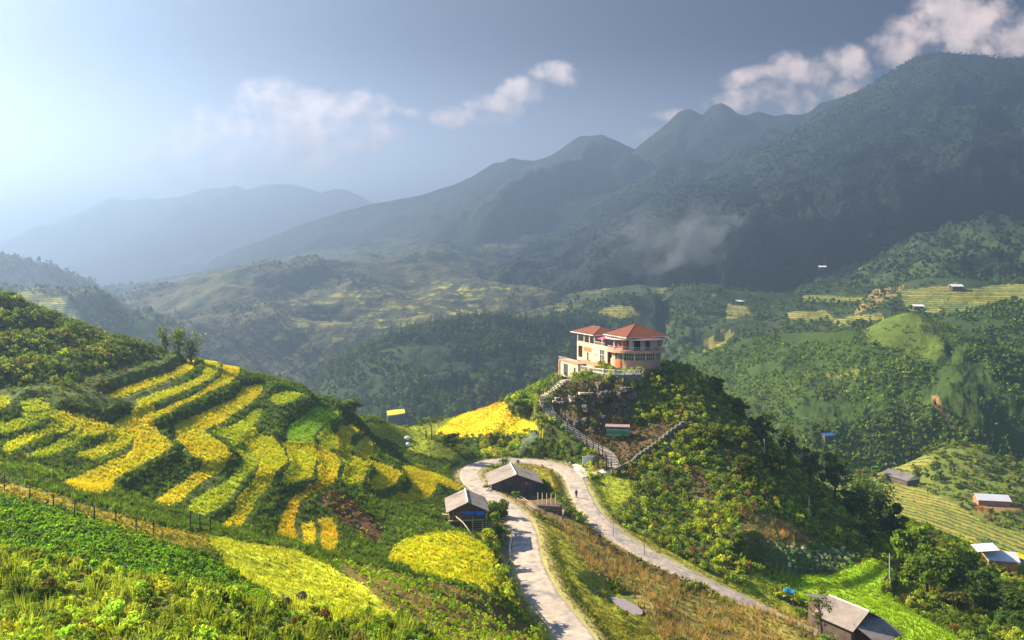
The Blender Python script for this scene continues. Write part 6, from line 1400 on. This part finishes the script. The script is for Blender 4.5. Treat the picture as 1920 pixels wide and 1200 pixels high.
pole('thin pale post on the grass right of the gateway', 1144, 922, 2.4, .07, M_WOODL, name='stake')
pole('charred forked stump-like post left of the golden field', 809, 826, 3.6, .13, M_DARKW, name='stake')
pole('short charred post in the scrub left of the forked one', 799, 822, 1.8, .2, M_DARKW, name='stake')
pole('thin pole beside the turquoise shelter behind the farmhouse', 1496, 1118, 2.6, .05, M_DARKW, name='stake')
p = hit(1068.5, 876); T = thing('road_bollard', 'small pale marker post at the corner of the concrete apron', 'bollard', tuple(p)); MB().box(-.16, .16, -.16, .16, -.3, 1.0).build('post', M_POLE, T); MB().box(-.2, .2, -.2, .2, 1.0, 1.12).build('cap', M_RIDGE, T)
# white irrigation pipe by the road
poles('water_pipe', 'white pipe running down the bank beside the road below the hut', 'pipe', [up(961, 1001, .5), up(959, 1016, .5), up(956, 1030, .35), up(957, 1046, .3)], .10, M_PIPE)
poles('water_pipe', 'grey pipe in the verge near the lower corner of the yellow field', 'pipe', [up(953, 1072, .4), up(956, 1090, .3), up(955, 1108, .3)], .09, M_POLE)
poles('water_pipe', 'black pipe poking out of the weeds at the left edge', 'pipe', [up(-30, 1040, .35), up(0, 1043, .4), up(30, 1049, .35)], .08, M_BPIPE)
# fence along the foreground strip
FP = [(-40, 908), (8, 918), (55, 942), (101, 957), (139, 969), (178, 982), (217, 991), (255, 1000), (287, 1004)]
b0 = hit(*FP[0]); T = thing('wire_fence', 'thin wire fence with dark posts along the strip above the leafy crop', 'fence', tuple(b0)); tops = []
for px, py in FP:
    p = hit(px, py); q_ = p - b0; h = 1.35 * rg.uniform(.9, 1.1); ln = rg.uniform(-.07, .07)
    MB().tube([(q_[0], q_[1], q_[2] - .4), (q_[0] + ln, q_[1], q_[2] + h)], .045, 6).build('post', M_DARKW, T); tops.append((q_[0], q_[1], q_[2] + h - .15))
m = MB(); m.tube(tops, .014, 4); m.tube([(a, b, c - .6) for a, b, c in tops], .014, 4); m.build('wire', M_DARKW, T)
FP = [(357, 998), (375, 1000), (395, 1003)]
b0 = hit(*FP[0]); T = thing('rail_fence', 'short rail fence at the lower end of the terraces', 'fence', tuple(b0)); tops = []
for px, py in FP:
    p = hit(px, py) - b0; MB().tube([(p[0], p[1], p[2] - .4), (p[0], p[1], p[2] + 1.9)], .06, 6).build('post', M_DARKW, T); tops.append(p + (0, 0, .9))
m = MB(); m.tube(tops, .05, 5); m.tube([t_ - (0, 0, .5) for t_ in tops], .05, 5); m.build('rail', M_DARKW, T)
# pylon far off at the left
hp = hill_point(180, 541)
if hp:
    T = thing('pylon', 'faint lattice pylon on the hazy hill at the left', 'pylon', hp); m = MB(); H_ = 17
    for sx, sy in ((-1, -1), (1, -1), (1, 1), (-1, 1)): m.tube([(sx * 1.8, sy * 1.8, -1), (sx * .3, sy * .3, H_)], .16, 4)
    for k in range(7):
        z0, z1 = k * H_ / 7, (k + 1) * H_ / 7; a, b = 1.8 - 1.5 * k / 7, 1.8 - 1.5 * (k + 1) / 7
        m.tube([(-a, -a, z0), (b, -b, z1)], .08, 4); m.tube([(a, -a, z0), (-b, -b, z1)], .08, 4)
    m.build('lattice', M_FRAME, T); m = MB()
    for z in (11, 14): m.box(-3.2, 3.2, -.12, .12, z, z + .25)
    m.build('crossarm', M_FRAME, T)
# stones in the meadow
for px, py, r, lab in ((407, 1051, .35, 'small brown stone in the middle of the meadow'), (532, 1137, .55, 'reddish stone at the lower edge of the meadow'), (565, 1126, .35, 'little stone right of the reddish one in the meadow'), (672, 990, .4, 'pale stone lying in the earth slip'),
                       (764, 824, .5, 'white rock upper of two in the gully left of the hairpin'), (766, 836, .6, 'white rock lower of two in the gully left of the hairpin')):
    p = hit(px, py); o = bpy.data.objects.new('stone', boulder(int(px), 1.0)); COL.objects.link(o); o.location = p + (0, 0, .1); o.scale = (r, r, r); tag(o, lab, 'stone')
    if 'white' in lab: o.data.materials[0] = M_WHITE

# ------------------------------------------------------------------ people
M_SKIN = mat_plain('skin', (.34, .19, .12), .6, 3, .1); M_CLOTH = mat_plain('dark_cloth', (.025, .028, .045), .9, 4, .2); M_HAIR = mat_plain('black_hair', (.012, .01, .009), .6, 4, .2); M_HAT = mat_plain('straw_hat', (.55, .47, .33), .85, 4, .15); M_SHIRT = mat_plain('grey_shirt', (.16, .15, .16), .9, 4, .2)
def skin_mesh(name, verts, edges, radii, mat, parent):
    me = bpy.data.meshes.new(name); me.from_pydata(verts, edges, []); o = bpy.data.objects.new(name, me); COL.objects.link(o); me.materials.append(mat)
    md = o.modifiers.new('skin', 'SKIN'); md.use_smooth_shade = True
    lay = me.skin_vertices[0] if me.skin_vertices else None
    if lay is None:
        bm = bmesh.new(); bm.from_mesh(me); bm.verts.layers.skin.verify(); bm.to_mesh(me); bm.free(); lay = me.skin_vertices[0]
    for i, r in enumerate(radii): lay.data[i].radius = (r, r)
    lay.data[0].use_root = True
    sb = o.modifiers.new('smooth', 'SUBSURF'); sb.levels = sb.render_levels = 2
    o.parent = parent; return o
def person(label, p, rz, stride=.22, stoop=0.0, hat=False):
    T = thing('person', label, 'person', tuple(p), rz); s = stoop
    def bp(z, y=0): return y - s * max(0, z - .95) * .55
    V = [(0, 0, .95), (0, bp(1.15), 1.15), (0, bp(1.38), 1.38), (0, bp(1.48), 1.48), (0, bp(1.60) - .01, 1.58), (0, bp(1.66), 1.66)]; E = [(i, i + 1) for i in range(5)]; Rr = [.13, .125, .12, .05, .085, .07]
    def chain(st, pts, rad):
        k = st
        for q_, r in zip(pts, rad): V.append(q_); Rr.append(r); E.append((k, len(V) - 1)); k = len(V) - 1
        return k
    for sx, ph in ((-1, 1), (1, -1)):
        k = chain(0, [(sx * .10, 0, .88), (sx * .11, -stride * ph * .55, .48), (sx * .11, -stride * ph * .75 + .06, .09), (sx * .12, -stride * ph * .75 - .12, .03)], (.095, .062, .045, .04))
        y0_ = bp(1.4)
        k = chain(2, [(sx * .18, y0_, 1.38), (sx * .24, y0_ + stride * ph * .3, 1.12), (sx * .25, y0_ + stride * ph * .55 - .06, .88), (sx * .25, y0_ + stride * ph * .6 - .08, .80)], (.058, .045, .035, .03))
        hx, hy, hz = V[k]
        for j in range(4): chain(k, [(hx - .012 * sx, hy - .03 + .02 * j, hz - .05), (hx - .03 * sx, hy - .028 + .018 * j, hz - .09 + .006 * abs(j - 1))], (.009, .008))
        chain(k, [(hx - .01 * sx, hy - .05, hz - .015), (hx - .02 * sx, hy - .06, hz - .05)], (.010, .008))
    skin_mesh('body', V, E, Rr, M_SKIN, T)
    fy = bp(1.60)
    MB().tube([(0, fy - .085, 1.60), (0, fy - .115, 1.575)], .016, 5).build('nose', M_SKIN, T)
    MB().box(-.03, .03, fy - .094, fy - .082, 1.535, 1.545).build('mouth', mat_plain('lips', (.25, .10, .08), .6, 3, .1), T)
    for sx in (-1, 1):
        MB().box(sx * .035 - .012, sx * .035 + .012, fy - .092, fy - .078, 1.615, 1.628).build('eye', M_HAIR, T)
        MB().box(sx * .088 - .012, sx * .088 + .012, fy - .012, fy + .02, 1.575, 1.63).build('ear', M_SKIN, T)
    jk = [(0, bp(.92), .92), (0, bp(1.15), 1.15), (0, bp(1.38), 1.39), (-.18, bp(1.4), 1.385), (-.235, bp(1.4) + stride * .28, 1.14), (-.248, bp(1.4) + stride * .5 - .05, .93), (.18, bp(1.4), 1.385), (.235, bp(1.4) - stride * .28, 1.14), (.248, bp(1.4) - stride * .5 - .05, .93)]
    skin_mesh('jacket', jk, [(0, 1), (1, 2), (2, 3), (3, 4), (4, 5), (2, 6), (6, 7), (7, 8)], [.165, .15, .14, .085, .068, .055, .085, .068, .055], M_CLOTH if not hat else M_SHIRT, T)
    tr = [(0, 0, .97), (-.10, 0, .88), (-.11, -stride * .55, .48), (-.11, -stride * .75 + .06, .13), (.10, 0, .88), (.11, stride * .55, .48), (.11, stride * .75 + .06, .13)]
    skin_mesh('trousers', tr, [(0, 1), (1, 2), (2, 3), (0, 4), (4, 5), (5, 6)], [.145, .112, .082, .07, .112, .082, .07], M_CLOTH, T)
    bm = bmesh.new(); bmesh.ops.create_uvsphere(bm, u_segments=14, v_segments=9, radius=.108)
    for v in list(bm.verts):
        if v.co.z < -.03 and v.co.y < .03: bm.verts.remove(v)
        else: v.co.y = v.co.y * 1.05 + .012
    me = bpy.data.meshes.new('hair'); bm.to_mesh(me); bm.free(); me.materials.append(M_HAIR); o = bpy.data.objects.new('hair', me); COL.objects.link(o); o.parent = T; o.location = (0, fy, 1.635)
    if hat:
        n = 18; V2 = [(0, fy, 1.90)] + [(.27 * math.cos(k * 2 * math.pi / n), fy + .27 * math.sin(k * 2 * math.pi / n), 1.66) for k in range(n)]
        o = MB().add(V2, [(0, 1 + k, 1 + (k + 1) % n) for k in range(n)]).build('conical_hat', M_HAT, T); o.modifiers.new('thickness', 'SOLIDIFY').thickness = .012
p = hit(1080.5, 934); p[2] += .05
person('person in dark clothes walking up the road below the gateway', p, .25)
person('person in a pale conical hat standing in the field below the pen', hit(1056, 977), 2.4, stride=.08, stoop=.35, hat=True)

# ------------------------------------------------------------------ smoke
def smoke(name, label, pts, rad, dens, nscale, col=(.78, .84, .92)):
    P = [Vector(p) for p in pts]; o0 = P[0]; m = MB(); n = 14; rings = []
    for i, (p, r) in enumerate(zip(P, rad)):
        rings.append([p - o0 + Vector((math.cos(k * 2 * math.pi / n) * r[0], math.sin(k * 2 * math.pi / n) * r[0] * .6, math.sin(k * 2 * math.pi / n + .6) * r[1] * .35)) if i < 0 else p - o0 + Vector((math.sin(k * 2 * math.pi / n) * r[0] * -.35, math.cos(k * 2 * math.pi / n) * r[0], math.sin(k * 2 * math.pi / n) * r[1])) for k in range(n)])
    V = [v for R_ in rings for v in R_]; Fs = [(i * n + k, i * n + (k + 1) % n, (i + 1) * n + (k + 1) % n, (i + 1) * n + k) for i in range(len(P) - 1) for k in range(n)] + [tuple(range(n - 1, -1, -1)), tuple(range((len(P) - 1) * n, len(P) * n))]
    mt, nt, L = mat_new(name + '_air'); out = N(nt, 'ShaderNodeOutputMaterial'); v = N(nt, 'ShaderNodeVolumePrincipled'); v.inputs['Color'].default_value = (*col, 1); v.inputs['Density Attribute'].default_value = ''; v.inputs['Anisotropy'].default_value = .0
    tc = N(nt, 'ShaderNodeTexCoord'); nz = N(nt, 'ShaderNodeTexNoise'); nz.inputs['Scale'].default_value = nscale; nz.inputs['Detail'].default_value = 5; nz.inputs['Distortion'].default_value = .6; L(tc.outputs['Object'], nz.inputs['Vector'])
    at = N(nt, 'ShaderNodeMapRange', interpolation_type='SMOOTHSTEP'); L(nz.outputs['Fac'], at.inputs[0]); at.inputs[1].default_value = .40; at.inputs[2].default_value = .70; at.inputs[4].default_value = dens
    L(at.outputs[0], v.inputs['Density']); L(v.outputs[0], out.inputs['Volume'])
    o = m.add(V, Fs).build(name, mt, None, smooth=True); o.location = o0; return tag(o, label, 'smoke', kind='stuff')
SD = 1020.
smoke('smoke', 'pale smoke drifting up to the right from a fire in the valley', [PT(1178, 532, SD), PT(1190, 518, SD), PT(1212, 500, SD), PT(1250, 470, SD), PT(1310, 440, SD), PT(1390, 410, SD)], [(3, 3), (8, 6), (18, 14), (32, 24), (40, 24), (8, 5)], .0048, .030)
smoke('smoke', 'broad thin veil of smoke spreading over the foot of the mountain', [PT(1080, 470, SD + 60), PT(1140, 462, SD + 60), PT(1230, 450, SD + 60), PT(1330, 432, SD + 60), PT(1420, 415, SD + 60)], [(14, 14), (44, 36), (64, 50), (60, 42), (5, 4)], .0014, .020)
q_ = hit(972, 862)
smoke('smoke', 'wisp of blue smoke rising behind the barn', [q_ + (0, 0, .5), q_ + (.5, 0, 2), q_ + (2.2, .3, 4.5), q_ + (4, .5, 6.5)], [(.4, .4), (.9, .8), (1.6, 1.3), (1.8, 1.2)], .16, .7, (.72, .82, .95))

# small golden plot on the slope beyond the hairpin
pl = [hill_point(*q) for q in ((725, 770), (741, 768), (758, 767), (760, 774), (744, 777), (727, 779))]
if all(pl):
    zt = np.mean([p[2] for p in pl]) + 1.4; m = MB(); k = MB()
    for s_, b_, t_ in ((m, 0, .7), (k, .71, 7.0)): s_.slab([((q[0] - 960) / F * (-zt * F / (q[1] - HZ)), -zt * F / (q[1] - HZ), zt - b_) for q in ((725, 770), (741, 768), (758, 767), (760, 774), (744, 777), (727, 779))], t_)
    o = m.build('rice_plot', mat_plain('ripe_rice', (.62, .46, .02), 1, .8, .25, bump=.2)); tag(o, 'tiny golden rice plot on a ledge beyond the green plateau', 'rice plot')
    k.build('bank', mat_plain('grassy_bank', (.045, .075, .02), 1, .5, .35, bump=.3), o)
